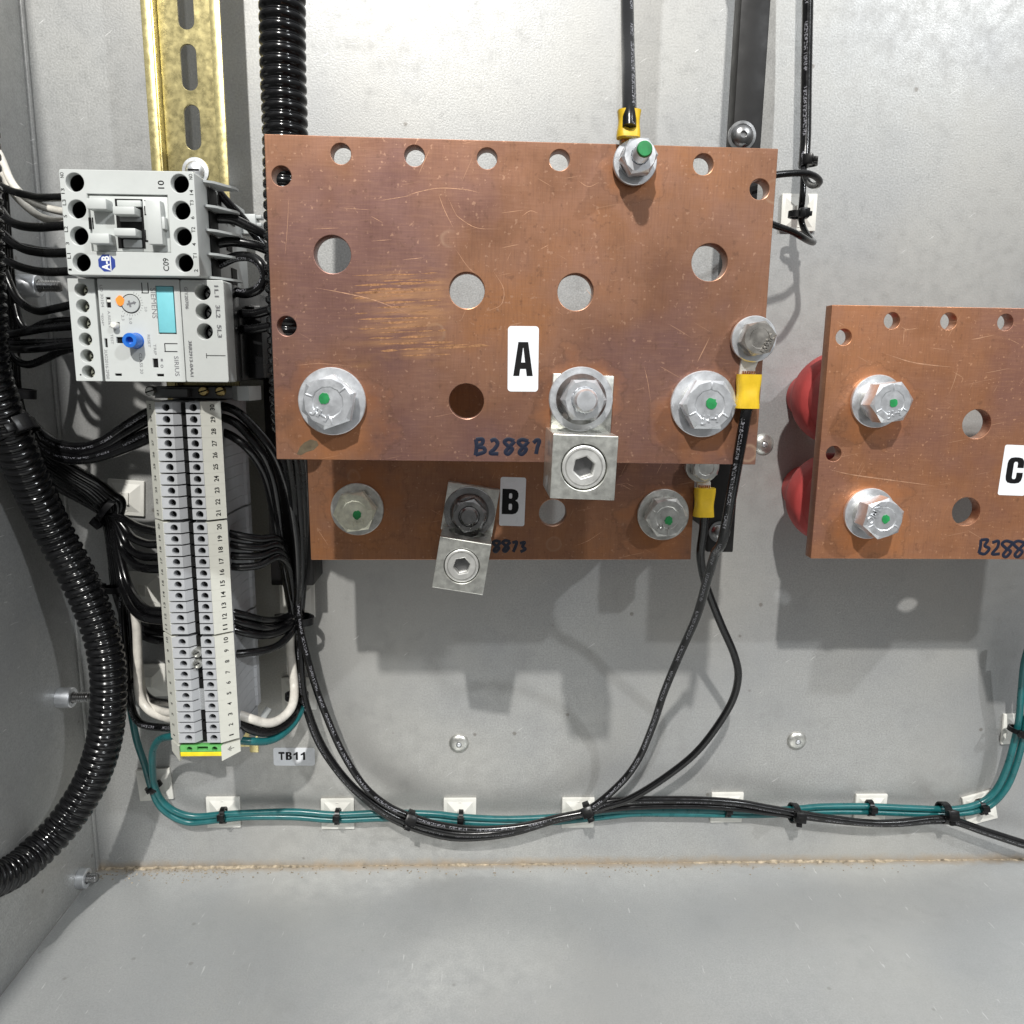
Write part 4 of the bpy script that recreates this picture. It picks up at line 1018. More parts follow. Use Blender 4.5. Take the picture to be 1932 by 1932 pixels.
def cable_lug(px, py, h, tang, body, rot, label, scr=7.2):
    """aluminium mechanical lug: tang under the nut, square body with socket screw. tang/body in pixels: tang (cx,cy,w,h) body (cx,cy,w,h) at the front"""
    depth = 29.0
    o = P(px, py, h); t = thing('cable_lug', o, label, 'lug', 'aluminium cable lugs')
    c = P(body[0], body[1], h+depth); k = ppm(body[0], body[1], h+depth)
    F = Frame((c.x, -h, c.z), rot); bw, bh = body[2]/k, body[3]/k
    kt = ppm(px, py, h+4); ct = F.l(P(tang[0], tang[1], h+4.5)); tw, tl = tang[2]/kt, tang[3]/kt
    vtop = ct[1]+tl/2
    mb = MB(); mb.box(F, ct[0], (vtop+bh/2-2)/2, 0.02, 4.6, tw, vtop-bh/2+2, 0.25); mk('tang', mb, M['tin'], t)
    mb = MB(); mb.curvefill(F, [rrect(0, 0, bw, bh, 0.3), circ(0, 0, scr+0.35, 40)], depth-5, depth, 0.3); mk('body_face', mb, M['tin'], t)
    # shell of the body with the round cable entry underneath
    G = Frame(F.w(0, 0, depth*0.46), ux=F.ux, uy=F.uz)
    mb = MB(); mb.curvefill(G, [rrect(0, -depth*0.46+(depth-5)/2+0.01, bw, depth-5.04, 0.25), circ(0, -1.0, bw*0.36, 36)], -bh/2, bh/2, 0.2); mk('body', mb, M['tin'], t)
    mb = MB(); mb.curvefill(F, [circ(0, 0, scr, 44), hexpts(scr*0.50, R(20))], depth-4.8, depth-0.2, 0.5); sw = mk('set_screw', mb, M['tin_bright'], t)
    mb = MB(); mb.lathe(F, [(scr*0.55, depth-4.2), (0, depth-4.9)], 18); mk('socket_floor', mb, M['steel_dark'], sw)
    mb = MB(); mb.curvefill(F, [circ(0, 0, scr*0.86, 40), circ(0, 0, scr*0.80, 40)], depth-0.3, depth-0.12, 0); mk('screw_ring', mb, M['zinc_dull'], sw)
    return t
cable_lug(1095, 752, HA, (1098, 768, 114, 120), (1102, 882, 123, 122), R(-1.5), 'big aluminium cable lug with socket screw hanging from plate A')
stud_nut(1092, 752, HA, 'bright stud nut on cone washer over the lug of plate A', 11.2, 8.8, 13.4, R(0), 4.2, 11.5, 'zinc', None, 4.6)
cable_lug(887, 962, HBp, (886, 968, 98, 105), (871, 1068, 98, 100), R(-9), 'tilted aluminium cable lug with socket screw hanging below plate B', 7.2)
stud_nut(886, 962, HBp, 'dark shaded stud nut over the lug of plate B', 11.4, 8.6, 13.4, R(14), 4.2, 8.5, 'steel_dark', None, 4.6)
cable_lug(2130, 950, HBp, (2128, 958, 98, 105), (2122, 1052, 98, 100), R(-2), 'aluminium cable lug hanging from the far end of plate C', 7.2)
stud_nut(2130, 950, HBp, 'stud nut over the lug at the far end of plate C', 11.4, 8.6, 13.4, R(14), 4.2, 8.5, 'zinc', None, 4.6)
stud_nut(1195, 310, HA, 'small zinc nut and stud with green tip at the top of plate A', 7.4, 5.6, 10.6, R(5), 2.8, 13, 'zinc', 'green', 1.4)
ring_lug(1195, 310, HA, 5.6, None, (1166, 210, 1208, 258), 'yellow ring lug rising above the top edge of plate A')

# ------------------------------------------------------------------ labels and pen marks
def vinyl(px0, py0, px1, py1, h, txt, tw, th, ang, label, bold, n=0.12, dx=0.5, dy=0.5, rad=0.9):
    o = P((px0+px1)/2, (py0+py1)/2, h); F = Frame(o, ang)
    k = ppm((px0+px1)/2, (py0+py1)/2, h); W, H = (px1-px0)/k, (py1-py0)/k
    t = thing('vinyl_label', o, label, 'label')
    mb = MB(); mb.curvefill(F, [rrect(0, 0, W, H, rad)], 0.01, n, 0.02); mk('sticker', mb, M['label'], t)
    if len(txt) > 1 and all(ch in GLYPH for ch in txt):
        n_ = len(txt); cw = W*tw/n_
        for i_, ch in enumerate(txt):
            mb = MB(); mb.curvefill(F, [[((dx-0.5)*W+(i_-(n_-1)/2)*cw+x*cw*0.84, (0.5-dy)*H+y*H*th) for x, y in pl] for pl in GLYPH[ch]], n-0.02, n+0.05, 0); mk('letter', mb, M['ink'], t)
    elif txt in GLYPH:
        mb = MB(); mb.curvefill(F, [[((dx-0.5)*W+x*W*tw, (0.5-dy)*H+y*H*th) for x, y in pl] for pl in GLYPH[txt]], n-0.02, n+0.05, 0); mk('letter', mb, M['ink'], t)
    else:
        mb = MB(); add_text(mb, txt, F, (dx-0.5)*W, (0.5-dy)*H, n+0.03, W*tw, H*th, 0, bold); mk_flat('letter', mb, M['ink'], t)
def rr_(x0, y0, x1, y1, r): return rrect((x0+x1)/2, (y0+y1)/2, x1-x0, y1-y0, r)
GLYPH = {
 'A': [[(-.5, -.5), (-.19, -.5), (-.145, -.29), (.145, -.29), (.19, -.5), (.5, -.5), (.25, .5), (-.25, .5)], [(-.10, -.10), (.10, -.10), (.012, .33), (-.012, .33)]],
 'B': [[(-.5, -.5), (.12, -.5), (.34, -.46), (.46, -.36), (.5, -.22), (.49, -.10), (.42, 0.0), (.28, .05), (.40, .10), (.46, .20), (.46, .32), (.38, .43), (.24, .48), (.05, .5), (-.5, .5)],
       rr_(-.10, -.33, .10, -.08, .06), rr_(-.10, .12, .09, .33, .06)],
 'T': [[(-.14, -.5), (.14, -.5), (.14, .27), (.5, .27), (.5, .5), (-.5, .5), (-.5, .27), (-.14, .27)]],
 '1': [[(-.05, -.5), (.30, -.5), (.30, .5), (.05, .5), (-.12, .36), (-.42, .26), (-.42, .06), (-.05, .16)]],
 'C': [[(.5, .10), (.5, .25), (.46, .38), (.34, .47), (.12, .5), (-.12, .5), (-.34, .47), (-.46, .38), (-.5, .25), (-.5, -.25), (-.46, -.38), (-.34, -.47), (-.12, -.5), (.12, -.5), (.34, -.47), (.46, -.38), (.5, -.25), (.5, -.08), (.12, -.08), (.12, -.27), (.07, -.33), (-.07, -.33), (-.12, -.27), (-.12, .27), (-.07, .33), (.07, .33), (.12, .27), (.12, .10)]]}
aA = math.atan2(AFm.ux.z, AFm.ux.x)
vinyl(958, 617, 1016, 738, HA, 'A', 0.64, 0.52, aA+R(0.5), 'white label with black letter A on the large copper plate', 0.05, rad=1.2)
vinyl(943, 900, 991, 993, HBp, 'B', 0.66, 0.52, R(-1.2), 'white label with black letter B on the tarnished copper plate', 0.06, rad=1.0, dx=0.42)
vinyl(1889, 841, 1940, 934, HBp, 'C', 0.62, 0.52, R(-1.5), 'white label with black letter C on the clean copper plate', 0.06, rad=1.0, dx=0.50)
vinyl(516, 1409, 594, 1446, 0, 'TB11', 0.70, 0.44, R(-0.5), 'white label reading TB11 on the back sheet', 0.055, rad=1.5, dx=0.46, dy=0.46)

def pen(name, F, strokes, z, h, r, label):
    mbs = None; o = P(*z(*strokes[0][0]), h)
    t = thing(name, o, label, 'writing')
    for st in strokes:
        p = [F.w(*F.px(*z(*q), h), 0) for q in st]
        p = [Vector((a.x, -h-0.02, a.z)) for a in p]
        if len(p) == 2: p = [p[0], (p[0]+p[1])/2, p[1]]
        q = spline(p, 6); mb = MB()
        mb.tube(q, r, 8, True, None, 0.12); mk('stroke', mb, M['pen'], t)
Z3 = Z(500, 680, 3.864)
def shift(st, dx, dy, k=1.0): return [(x*k+dx, y*k+dy) for x, y in st]
two = [(1670, 612), (1700, 600), (1722, 630), (1700, 668), (1668, 700), (1728, 704)]
eight = [(1845, 610), (1800, 598), (1772, 618), (1800, 648), (1830, 670), (1800, 706), (1780, 690), (1812, 650), (1848, 612)]
pen('pen_number', AFm, [[(1562, 598), (1568, 650), (1560, 715)], [(1562, 600), (1610, 598), (1608, 630), (1568, 652), (1618, 660), (1625, 690), (1560, 712)],
    two, eight, shift(eight, 102, 2), [(1985, 625), (2010, 603), (2028, 612), (2015, 655), (2004, 706)]], Z3, HA, 0.72, 'handwritten pen number B28871 along the foot of plate A')
pen('pen_number', BFm, [shift(eight, 360, 895, 0.75), shift(eight, 430, 893, 0.75), [(1830, 1358), (1862, 1352), (1850, 1395), (1836, 1425)], [(1885, 1362), (1920, 1355), (1905, 1385), (1925, 1405), (1890, 1425)]], Z3, HBp, 0.72, 'handwritten pen number 8873 beside the lug of plate B')
Z5 = Z(1450, 550, 3.512)
pen('pen_number', CFm, [[(1455, 1670), (1450, 1720), (1440, 1760)], [(1452, 1672), (1500, 1672), (1480, 1710), (1510, 1730), (1480, 1765), (1440, 1758)],
    [(1530, 1690), (1570, 1680), (1565, 1720), (1530, 1765), (1580, 1765)], shift(eight, -150, 1090, 0.985), shift(eight, -72, 1090, 0.985), [(1775, 1690), (1768, 1760)]], Z5, HBp, 0.75, 'handwritten pen number B288 along the foot of plate C')
# dull stain on plate A
mb = MB(); pts = [(560, 857), (566, 843), (574, 835), (586, 829), (598, 832), (601, 840), (592, 849), (578, 853), (568, 859)]
mb.prism(WALL, [WALL.px(x, y, HA) for x, y in pts], HA+0.005, HA+0.03); mk('stain', mb, M['stain'], plA)

# ------------------------------------------------------------------ corrugated conduits
def conduit(pts, r, label, pitch=4.0):
    path = spline([P(*q) for q in pts], 10)
    # even resampling so each rib has its own profile
    L = [0]
    for a, b in zip(path, path[1:]): L.append(L[-1]+(b-a).length)
    out = []; rad = []
    prof = [(0.00, 0.885), (0.10, 0.885), (0.22, 0.97), (0.34, 1.0), (0.66, 1.0), (0.78, 0.97), (0.90, 0.885)]
    k = 0; n = int(L[-1]/pitch); i = 0
    for rib in range(n):
        for f, rr in prof:
            d = (rib+f)*pitch
            while i < len(L)-2 and L[i+1] < d: i += 1
            tt = (d-L[i])/max(L[i+1]-L[i], 1e-6)
            out.append(path[i].lerp(path[i+1], tt)); rad.append(rr*r)
    mb = MB(); it = iter(rad); mb.tube(out, r, 26, True, lambda _l: next(it))
    return mk('corrugated_conduit', mb, M['conduit'], label=label, cat='conduit', angle=60)
conduit([(-62, -60, 100), (-54, 150, 98), (-42, 400, 96), (-34, 560, 92), (-24, 690, 86), (0, 770, 78), (28, 840, 70), (65, 925, 58), (100, 1000, 50), (140, 1075, 48), (173, 1145, 46), (196, 1215, 46), (205, 1286, 46), (201, 1370, 46), (188, 1430, 47), (163, 1490, 50), (122, 1552, 56), (72, 1605, 66), (15, 1648, 82), (-60, 1672, 104), (-170, 1685, 135)], 8.6, 'thick glossy black corrugated conduit bending down beside the terminal row', 4.05)
conduit([(532, -60, 92), (534, 120, 92), (538, 250, 92), (542, 500, 94), (548, 700, 92), (553, 815, 86)], 8.8, 'black corrugated conduit hidden behind the edge of plate A', 4.0)

# ------------------------------------------------------------------ wires
def wire(pts, r, label, mat='black_wire', group=None, name='wire', sub=8, n=10):
    path = spline([P(*q) for q in pts], sub)
    mb = MB(); mb.tube(path, r, n)
    return mk(name, mb, M[mat], label=label, cat='wire' if r < 2.2 else 'cable', group=group, angle=70)
def zp(z, pts, h):
    """zoom points with one height or a list of heights"""
    hs = h if isinstance(h, (list, tuple)) else [h]*len(pts)
    if len(hs) != len(pts):
        m_ = len(pts)-1; k = len(hs)-1
        def hh(i):
            t = i/m_*k; a = min(int(t), k-1); return hs[a]+(hs[a+1]-hs[a])*(t-a)
        hs = [hh(i) for i in range(len(pts))]
    return [(*z(x, y), q) for (x, y), q in zip(pts, hs)]
Zi = Z(0, 240, 6.04); Zj = Z(0, 560, 6.04); Zk = Z(380, 300, 4.025); Zb = Z(420, 740, 4.39); Zcc = Z(420, 1130, 6.036)
Ze = Z(0, 700, 4.025); Zf = Z(0, 1150, 3.45); Zg = Z(480, 1100, 2.509); Zh = Z(1150, 1050, 2.427); Zl = Z(1450, 240, 5.68)
GC = 'wires on the conduit side of the contactor'
RW = 1.65
wire(zp(Zi, [(-300, 420), (-120, 560), (20, 690), (200, 762), (400, 812), (560, 818), (760, 812)], [45, 60, 74]), RW, 'black wire into contactor terminal thirteen', group=GC)
wire(zp(Zi, [(-120, 180), (-20, 300), (45, 440), (110, 600), (190, 720), (330, 840), (480, 918), (700, 975), (780, 985)], [45, 58, 74]), RW, 'white wire into the contactor below terminal thirteen', 'white_wire', GC)
wire(zp(Zi, [(-120, 300), (-20, 430), (45, 560), (150, 760), (300, 920), (450, 1030), (600, 1085), (690, 1092), (780, 1090)], [42, 52, 68]), RW, 'white wire crossing under a black one beside contactor terminal five', 'white_wire', GC)
wire(zp(Zi, [(-200, 700), (-80, 850), (0, 950), (100, 1080), (250, 1142), (450, 1160), (600, 1150), (780, 1135)], [45, 62, 76]), RW*1.15, 'black wire into contactor terminal L2', group=GC)
wire(zp(Zi, [(-200, 1000), (-80, 1120), (0, 1205), (150, 1340), (300, 1418), (500, 1452), (640, 1455), (800, 1448)], [45, 62, 76]), RW*1.15, 'black wire into contactor terminal L1', group=GC)
wire(zp(Zi, [(-150, 1230), (20, 1340), (200, 1375), (330, 1395), (470, 1425), (650, 1440), (800, 1442)], [40, 50, 66]), RW, 'black wire tucked behind the one into contactor terminal L1', group=GC)
wire(zp(Zi, [(-160, 1350), (-60, 1440), (60, 1525), (200, 1602), (400, 1658), (600, 1672), (820, 1662)], [45, 62, 76]), RW*1.1, 'black wire into contactor terminal one', group=GC)
GO = 'wires on the conduit side of the relay'
wire(zp(Zj, [(-60, -520), (0, -420), (60, -250), (170, 0), (300, 130), (450, 190), (620, 162), (830, 115)], [45, 55, 70]), RW*1.1, 'black wire looping into the second relay well', group=GO)
wire(zp(Zj, [(-200, 520), (0, 480), (150, 452), (300, 424), (500, 388), (690, 372), (850, 362)], [52, 66, 72]), RW*1.1, 'black wire with sheen into the third relay well', group=GO)
wire(zp(Zj, [(180, 120), (230, 300), (330, 400), (500, 330), (640, 300), (850, 285)], [48, 52, 66]), RW, 'black wire rising behind the sheeny one to the relay', group=GO)
wire(zp(Zj, [(-200, 560), (0, 572), (200, 558), (420, 548), (640, 545), (860, 530)], [52, 64, 70]), RW, 'black wire lying between two others to the fourth relay well', group=GO)
wire(zp(Zj, [(-200, 560), (0, 595), (150, 622), (300, 625), (500, 610), (690, 585), (880, 560)], [54, 68, 72]), RW*1.1, 'olive black wire lowest of three to the fourth relay well', group=GO)
wire(zp(Zj, [(120, 640), (200, 760), (330, 802), (500, 745), (690, 655), (880, 600)], [44, 50, 66]), RW*1.1, 'black wire hanging in a dip under the relay wires', group=GO)
# loose loom along the conduit
for k, (dx, lb) in enumerate(((0, 'outermost'), (9, 'second'), (17, 'third'), (25, 'innermost'))):
    wire([(2+dx*0.3, 420-20*k, 52-k), (4+dx*0.7, 520, 52-2*k), (6+dx, 600, 50-2*k), (6+dx*1.02, 680, 46-2*k), (12+dx, 750, 44-2*k), (26+dx, 800, 42-2*k), (46+dx*0.8, 830, 42-k)], 1.5, '%s black wire of the loom running down along the conduit' % lb, 'print_wire' if k == 2 else 'black_wire', 'loom along the conduit')

# contactor to relay and copper side
GK = 'wires between contactor and plate A'
wire(zp(Zk, [(60, 200), (130, 250), (220, 350), (330, 470), (430, 600), (560, 760)], [66, 62, 56, 54]), RW*1.15, 'black wire dropping steeply past the contactor barrier fins', group=GK)
wire(zp(Zk, [(20, 468), (100, 465), (250, 472), (380, 528), (505, 592), (640, 680)], [74, 72, 70, 66]), RW*1.25, 'black wire leaving contactor terminal six', group=GK)
wire(zp(Zk, [(20, 670), (110, 660), (250, 642), (400, 664), (510, 702), (640, 760)], [74, 72, 70, 66]), RW*1.25, 'black wire leaving contactor terminal four', group=GK)
wire(zp(Zk, [(40, 860), (120, 825), (175, 800), (280, 757), (400, 762), (475, 830), (496, 920), (450, 1000), (350, 1038), (255, 1022), (150, 1010)], [72, 74, 78, 76, 70]), RW*1.25, 'black wire making a round loop from contactor terminal two into the relay', 'print_wire', GK)
wire(zp(Zk, [(180, 1165), (270, 1182), (400, 1196), (525, 1165), (640, 1120)], [66, 70, 72]), RW*1.25, 'black wire with bright sheen at relay terminal L2', group=GK)
wire(zp(Zk, [(180, 1310), (270, 1312), (400, 1311), (535, 1288), (660, 1250)], [66, 70, 72]), RW*1.25, 'black wire with bright sheen at relay terminal L3', group=GK)

# terminals, copper side
GT = 'wires on the copper side of the terminals'
BX = [(600, 1750), (612, 1880)]
wire(zp(Zb, [(-60, 130), (0, 138), (80, 160), (170, 215), (300, 345), (400, 470), (480, 620), (560, 860), (605, 1100), (632, 1350), (640, 1600), (632, 1760), (630, 1900), (640, 2050)], [60, 62, 62, 58, 46, 36, 24, 18]), RW*1.2, 'black wire arching out of terminal thirty into the bundle', group=GT)
wire(zp(Zb, [(-60, 225), (0, 232), (90, 262), (180, 330), (300, 470), (380, 600), (440, 780), (475, 1000), (500, 1250), (535, 1500), (575, 1720), (600, 1880), (620, 2050)], [60, 62, 62, 56, 44, 34, 24, 18]), RW*1.2, 'black wire arching out of terminal twenty-nine into the bundle', group=GT)
wire(zp(Zb, [(-60, 345), (0, 352), (90, 390), (200, 470), (300, 590), (375, 740), (425, 950), (465, 1180), (500, 1400), (545, 1620), (585, 1820), (605, 2050)], [58, 60, 60, 52, 40, 32, 22, 17]), RW*1.2, 'black wire arching out of terminal twenty-eight into the bundle', group=GT)
for k, (a, lb) in enumerate((([(540, 520), (565, 680), (600, 900), (625, 1200), (650, 1500), (640, 1750), (632, 1900), (650, 2060)], 'nearest the terminals'), ([(600, 500), (630, 700), (655, 1000), (668, 1300), (672, 1550), (655, 1780), (645, 1900), (660, 2060)], 'lying over its neighbours'), ([(650, 500), (675, 720), (690, 1000), (690, 1300), (685, 1560), (668, 1780), (660, 1900), (672, 2060)], 'touching the support bar'))):
    wire(zp(Zb, a, [80-6*k, 64-8*k, 44-6*k, 30-3*k, 22, 18, 16]), RW*1.35, 'black wire coming out under plate A, %s' % lb, group='wires from behind plate A')
for k, (num, a) in enumerate(((20, [(20, 1185), (60, 1198), (190, 1228), (330, 1248), (450, 1240), (520, 1300), (560, 1500), (590, 1720), (605, 1900)]), (19, [(20, 1278), (70, 1290), (200, 1312), (340, 1318), (460, 1290), (530, 1360), (570, 1560), (595, 1750), (610, 1900)]),
        (18, [(20, 1378), (80, 1388), (180, 1392), (330, 1388), (460, 1345), (545, 1420), (580, 1600), (600, 1780), (615, 1900)]), (17, [(20, 1472), (90, 1478), (190, 1482), (330, 1462), (470, 1395), (555, 1470), (590, 1640), (605, 1800), (620, 1900)]))):
    wire(zp(Zb, a, [60, 60, 58, 50, 36, 24, 18]), RW*1.15, 'black wire curving out of terminal %s into the bundle' % word(num), group=GT)
for num, a in ((13, [(80, 190), (140, 205), (280, 242), (420, 280), (540, 295), (640, 285), (720, 262), (830, 230), (880, 150)]), (12, [(80, 275), (140, 288), (300, 342), (450, 378), (560, 388), (660, 368), (750, 318), (840, 240), (880, 140)]),
               (11, [(80, 385), (150, 402), (320, 446), (470, 470), (600, 455), (720, 408), (800, 345), (850, 260), (875, 140)]), (9, [(100, 680), (170, 680), (320, 666), (500, 640), (650, 585), (760, 490), (820, 400), (858, 290), (870, 140)])):
    wire(zp(Zcc, a, [60, 60, 54, 42, 30, 22, 18]), RW*1.2, 'black wire curving out of terminal %s up into the bundle tie' % word(num), group=GT)
wire(zp(Zcc, [(130, 1362), (210, 1380), (330, 1420), (450, 1458), (560, 1472), (680, 1428), (790, 1320), (836, 1190), (838, 1020), (815, 800), (795, 620), (800, 420), (830, 260)], [60, 58, 50, 36, 24, 22, 22]), RW*1.4, 'white wire curving out of terminal three up the bundle', 'white_wire', GT)
wire(zp(Zcc, [(130, 1440), (210, 1470), (350, 1552), (520, 1582), (680, 1530), (810, 1420), (872, 1280), (885, 1100), (880, 800), (870, 420), (870, 200)], [60, 58, 50, 34, 16, 13, 16]), RW*1.35, 'black wire curving out of terminal two up the bundle', group=GT)
wire(zp(Zcc, [(110, 1665), (200, 1672), (350, 1682), (520, 1682), (680, 1618), (820, 1490), (905, 1350), (930, 1240), (925, 1080), (910, 800), (900, 420), (890, 200)], [60, 58, 48, 30, 14, 11, 14]), RW*1.2, 'teal wire curving out of terminal one up the bundle', 'teal_wire', GT)
for k, (dx, lb) in enumerate(((0, 'middle'), (-26, 'pressed against the white wire'), (34, 'leaning to the bare panel'))):
    wire(zp(Zcc, [(855+dx, 120), (868+dx, 420), (885+dx, 760), (890+dx*0.8, 1080), (885+dx*0.6, 1200), (868+dx*0.5, 1290), (830+dx*0.5, 1400), (740, 1500), (560, 1545), (350, 1500), (210, 1440)], [17, 18, 18, 14, 14, 30, 56]), RW*1.25, 'black wire of the short bundle above TB11, %s' % lb, group='short bundle above TB11')

# long black cables along the foot of the panel
RC = 2.0
GL = 'long black cables'
swing1 = zp(Zg, [(200, -60), (212, 80), (228, 240), (290, 480), (350, 650), (430, 830), (530, 985), (640, 1080), (760, 1135), (900, 1175), (1080, 1195), (1280, 1180), (1450, 1140), (1600, 1100)], [24, 24, 22, 20, 18, 18, 18, 18])
swing2 = zp(Zg, [(180, -60), (215, 200), (235, 480), (262, 640), (320, 790), (420, 935), (530, 1045), (660, 1140), (790, 1195), (940, 1232), (1090, 1232), (1250, 1208), (1440, 1152), (1580, 1118)], [20, 20, 17, 16, 15, 15, 15])
cb2 = zp(Zg, [(190, -60), (205, 100), (225, 300), (240, 520), (275, 660), (340, 810), (440, 950), (550, 1052), (680, 1135), (800, 1178), (950, 1212), (1100, 1215), (1250, 1195), (1450, 1140), (1600, 1108)], [22, 22, 20, 18, 18, 18, 18])
cb2 += zp(Zh, [(0, 1150), (150, 1140), (400, 1140), (600, 1152), (750, 1178), (880, 1200), (1000, 1220), (1200, 1245), (1350, 1245), (1500, 1228), (1600, 1232), (1750, 1282), (1932, 1340), (2100, 1390)], [18, 17, 16, 15, 14, 16, 20])
wire(cb2, RC, 'printed black cable running the whole foot of the panel past the last tie', 'print_wire', GL, 'cable')
ca = [(1412, 758, 146), (1404, 800, 146), (1392, 868, 142)]+zp(Zh, [(545, -70), (510, 0), (470, 130), (420, 300), (340, 480), (270, 650), (220, 800), (150, 960), (60, 1075)], [128, 110, 86, 60, 40, 26, 20])+swing1[::-1]
wire(ca, RC, 'printed black cable falling from the yellow lug of plate A', 'print_wire', GL, 'cable')
cbb = [(1330, 962, 79), (1327, 1000, 76)]+zp(Zh, [(440, 0), (448, 80), (470, 165), (530, 320), (598, 480), (612, 590), (568, 720), (440, 900), (300, 1020), (130, 1128), (0, 1172)], [72, 64, 56, 46, 36, 28, 22, 18])+swing2[::-1]
wire(cbb, RC, 'smooth black cable bulging out below the yellow lug of plate B', 'black_wire', GL, 'cable')
wire(zp(Zg, [(225, 500), (270, 650), (330, 800), (430, 945), (540, 1050), (670, 1140), (795, 1190), (945, 1224), (1095, 1226), (1250, 1203), (1445, 1146), (1590, 1113)], 14)+zp(Zh, [(0, 1186), (150, 1172), (400, 1168), (600, 1180), (760, 1200), (880, 1215), (1010, 1232), (1200, 1250), (1350, 1252), (1500, 1240), (1610, 1245), (1750, 1292), (1932, 1352), (2100, 1400)], [14, 14, 14, 13, 12, 14, 17]), RC*0.9, 'smooth black cable under the printed one toward plate C', 'black_wire', GL, 'cable')

# teal earth wires
GE = 'pair of teal wires along the foot'
t1 = zp(Zf, [(1180, 858), (1110, 862), (1040, 885), (1002, 960), (1000, 1080), (1012, 1180), (1060, 1280), (1150, 1352), (1280, 1385), (1450, 1372), (1640, 1362)], [46, 30, 12, 8, 8])
t1 += zp(Zg, [(200, 1110), (400, 1124), (620, 1116), (850, 1120), (1000, 1135), (1200, 1145), (1450, 1135), (1700, 1108)], 7.5)
t1 += zp(Zh, [(150, 1188), (400, 1188), (700, 1192), (900, 1180), (1000, 1172), (1200, 1170), (1400, 1178), (1560, 1184), (1650, 1178), (1735, 1152), (1800, 1098), (1850, 1000), (1885, 880), (1908, 770), (1918, 650), (1935, 500), (1975, 380)], [7.5, 7.5, 7.5, 8, 12, 20])
wire(t1, RW*1.15, 'teal wire from the earth side of terminal one, upper of the pair', 'teal_wire', GE)
t2 = zp(Zf, [(850, 640), (872, 770), (900, 900), (950, 1050), (990, 1190), (1040, 1305), (1125, 1382), (1235, 1424), (1350, 1418), (1500, 1400), (1650, 1388)], [16, 12, 8, 8])
t2 += zp(Zg, [(200, 1136), (400, 1150), (620, 1142), (850, 1146), (1000, 1160), (1250, 1168), (1450, 1158), (1700, 1132)], 7.0)
t2 += zp(Zh, [(150, 1204), (400, 1206), (700, 1210), (1000, 1196), (1200, 1196), (1400, 1204), (1560, 1206), (1690, 1196), (1780, 1162), (1850, 1085), (1895, 980), (1922, 880), (1945, 760), (1965, 620), (1990, 480)], [7, 7, 7, 8, 12, 20])
wire(t2, RW*1.15, 'teal wire coming down the conduit side, lower of the pair', 'teal_wire', GE)

# terminals, conduit side
GD = 'wires on the conduit side of the terminals'
for num, a, mt in ((30, [(190, 360), (240, 410), (330, 500), (450, 575), (620, 600), (780, 558), (950, 445), (1110, 345), (1190, 320)], 'print_wire'), (29, [(180, 380), (232, 430), (330, 542), (450, 612), (620, 638), (800, 592), (970, 492), (1115, 412), (1190, 390)], 'black_wire'),
                   (28, [(170, 400), (222, 455), (320, 575), (450, 652), (640, 672), (820, 632), (980, 562), (1120, 492), (1200, 465)], 'print_wire'), (27, [(165, 420), (215, 480), (330, 615), (480, 694), (660, 700), (830, 662), (1000, 600), (1130, 545), (1200, 530)], 'black_wire')):
    wire(zp(Ze, a, [46, 48, 52, 56, 60]), RW*1.25, 'black wire swinging from the conduit tie to terminal %s' % word(num), mt, GD)
trunk = [(200, 440), (260, 560), (350, 690), (520, 800), (690, 900), (800, 990), (860, 1060)]
for k, (num, tail) in enumerate(((20, [(940, 1150), (1060, 1215), (1180, 1245), (1250, 1250)]), (19, [(920, 1180), (1010, 1290), (1120, 1340), (1200, 1345), (1260, 1345)]), (18, [(905, 1200), (980, 1360), (1080, 1435), (1200, 1445), (1270, 1445)]),
        (17, [(895, 1220), (950, 1400), (1030, 1500), (1130, 1532), (1280, 1535)]), (14, [(890, 1250), (930, 1480), (990, 1680), (1070, 1800), (1150, 1855), (1300, 1870)]), (13, [(880, 1260), (910, 1500), (950, 1690), (1010, 1830), (1110, 1910), (1310, 1935)]))):
    off = (k-2.5)
    pts = [(x+off*(10+y*0.018), y-off*(9)) for x, y in trunk]+tail
    n = len(pts)
    wire(zp(Ze, pts, [44+2*k, 44, 38, 30-k, 22, 26, 44, 56]), RW*1.3, 'black wire fanning from the trunk to terminal %s' % word(num), group=GD)
trunk2 = [(190, 450), (240, 580), (320, 720), (470, 850), (640, 950), (770, 1040), (830, 1090), (855, 1200), (880, 1400), (905, 1580), (915, 1680)]
for k, (num, tail) in enumerate(((12, [(200, 100), (230, 240), (310, 360), (420, 405), (500, 415), (570, 415)]), (11, [(180, 110), (210, 280), (290, 400), (400, 455), (500, 468), (570, 468)]), (10, [(165, 120), (195, 320), (270, 450), (380, 520), (500, 548), (570, 550)]),
        (4, [(215, 200), (240, 500), (260, 760), (300, 900), (345, 1000), (420, 1062), (540, 1082), (620, 1085)]), (2, [(150, 300), (170, 600), (190, 840), (205, 990), (228, 1120), (275, 1230), (355, 1282), (550, 1302), (640, 1302)]))):
    off = (k-2)
    pts = zp(Ze, [(x+off*(9+y*0.004), y-off*6) for x, y in trunk2], [42-2*k, 36, 26, 20, 18, 18])+zp(Zd, tail, [20, 18, 20, 30, 48])
    wire(pts, RW*1.25, 'black wire running down the trunk to terminal %s' % word(num), 'print_wire' if num == 2 else 'black_wire', GD)
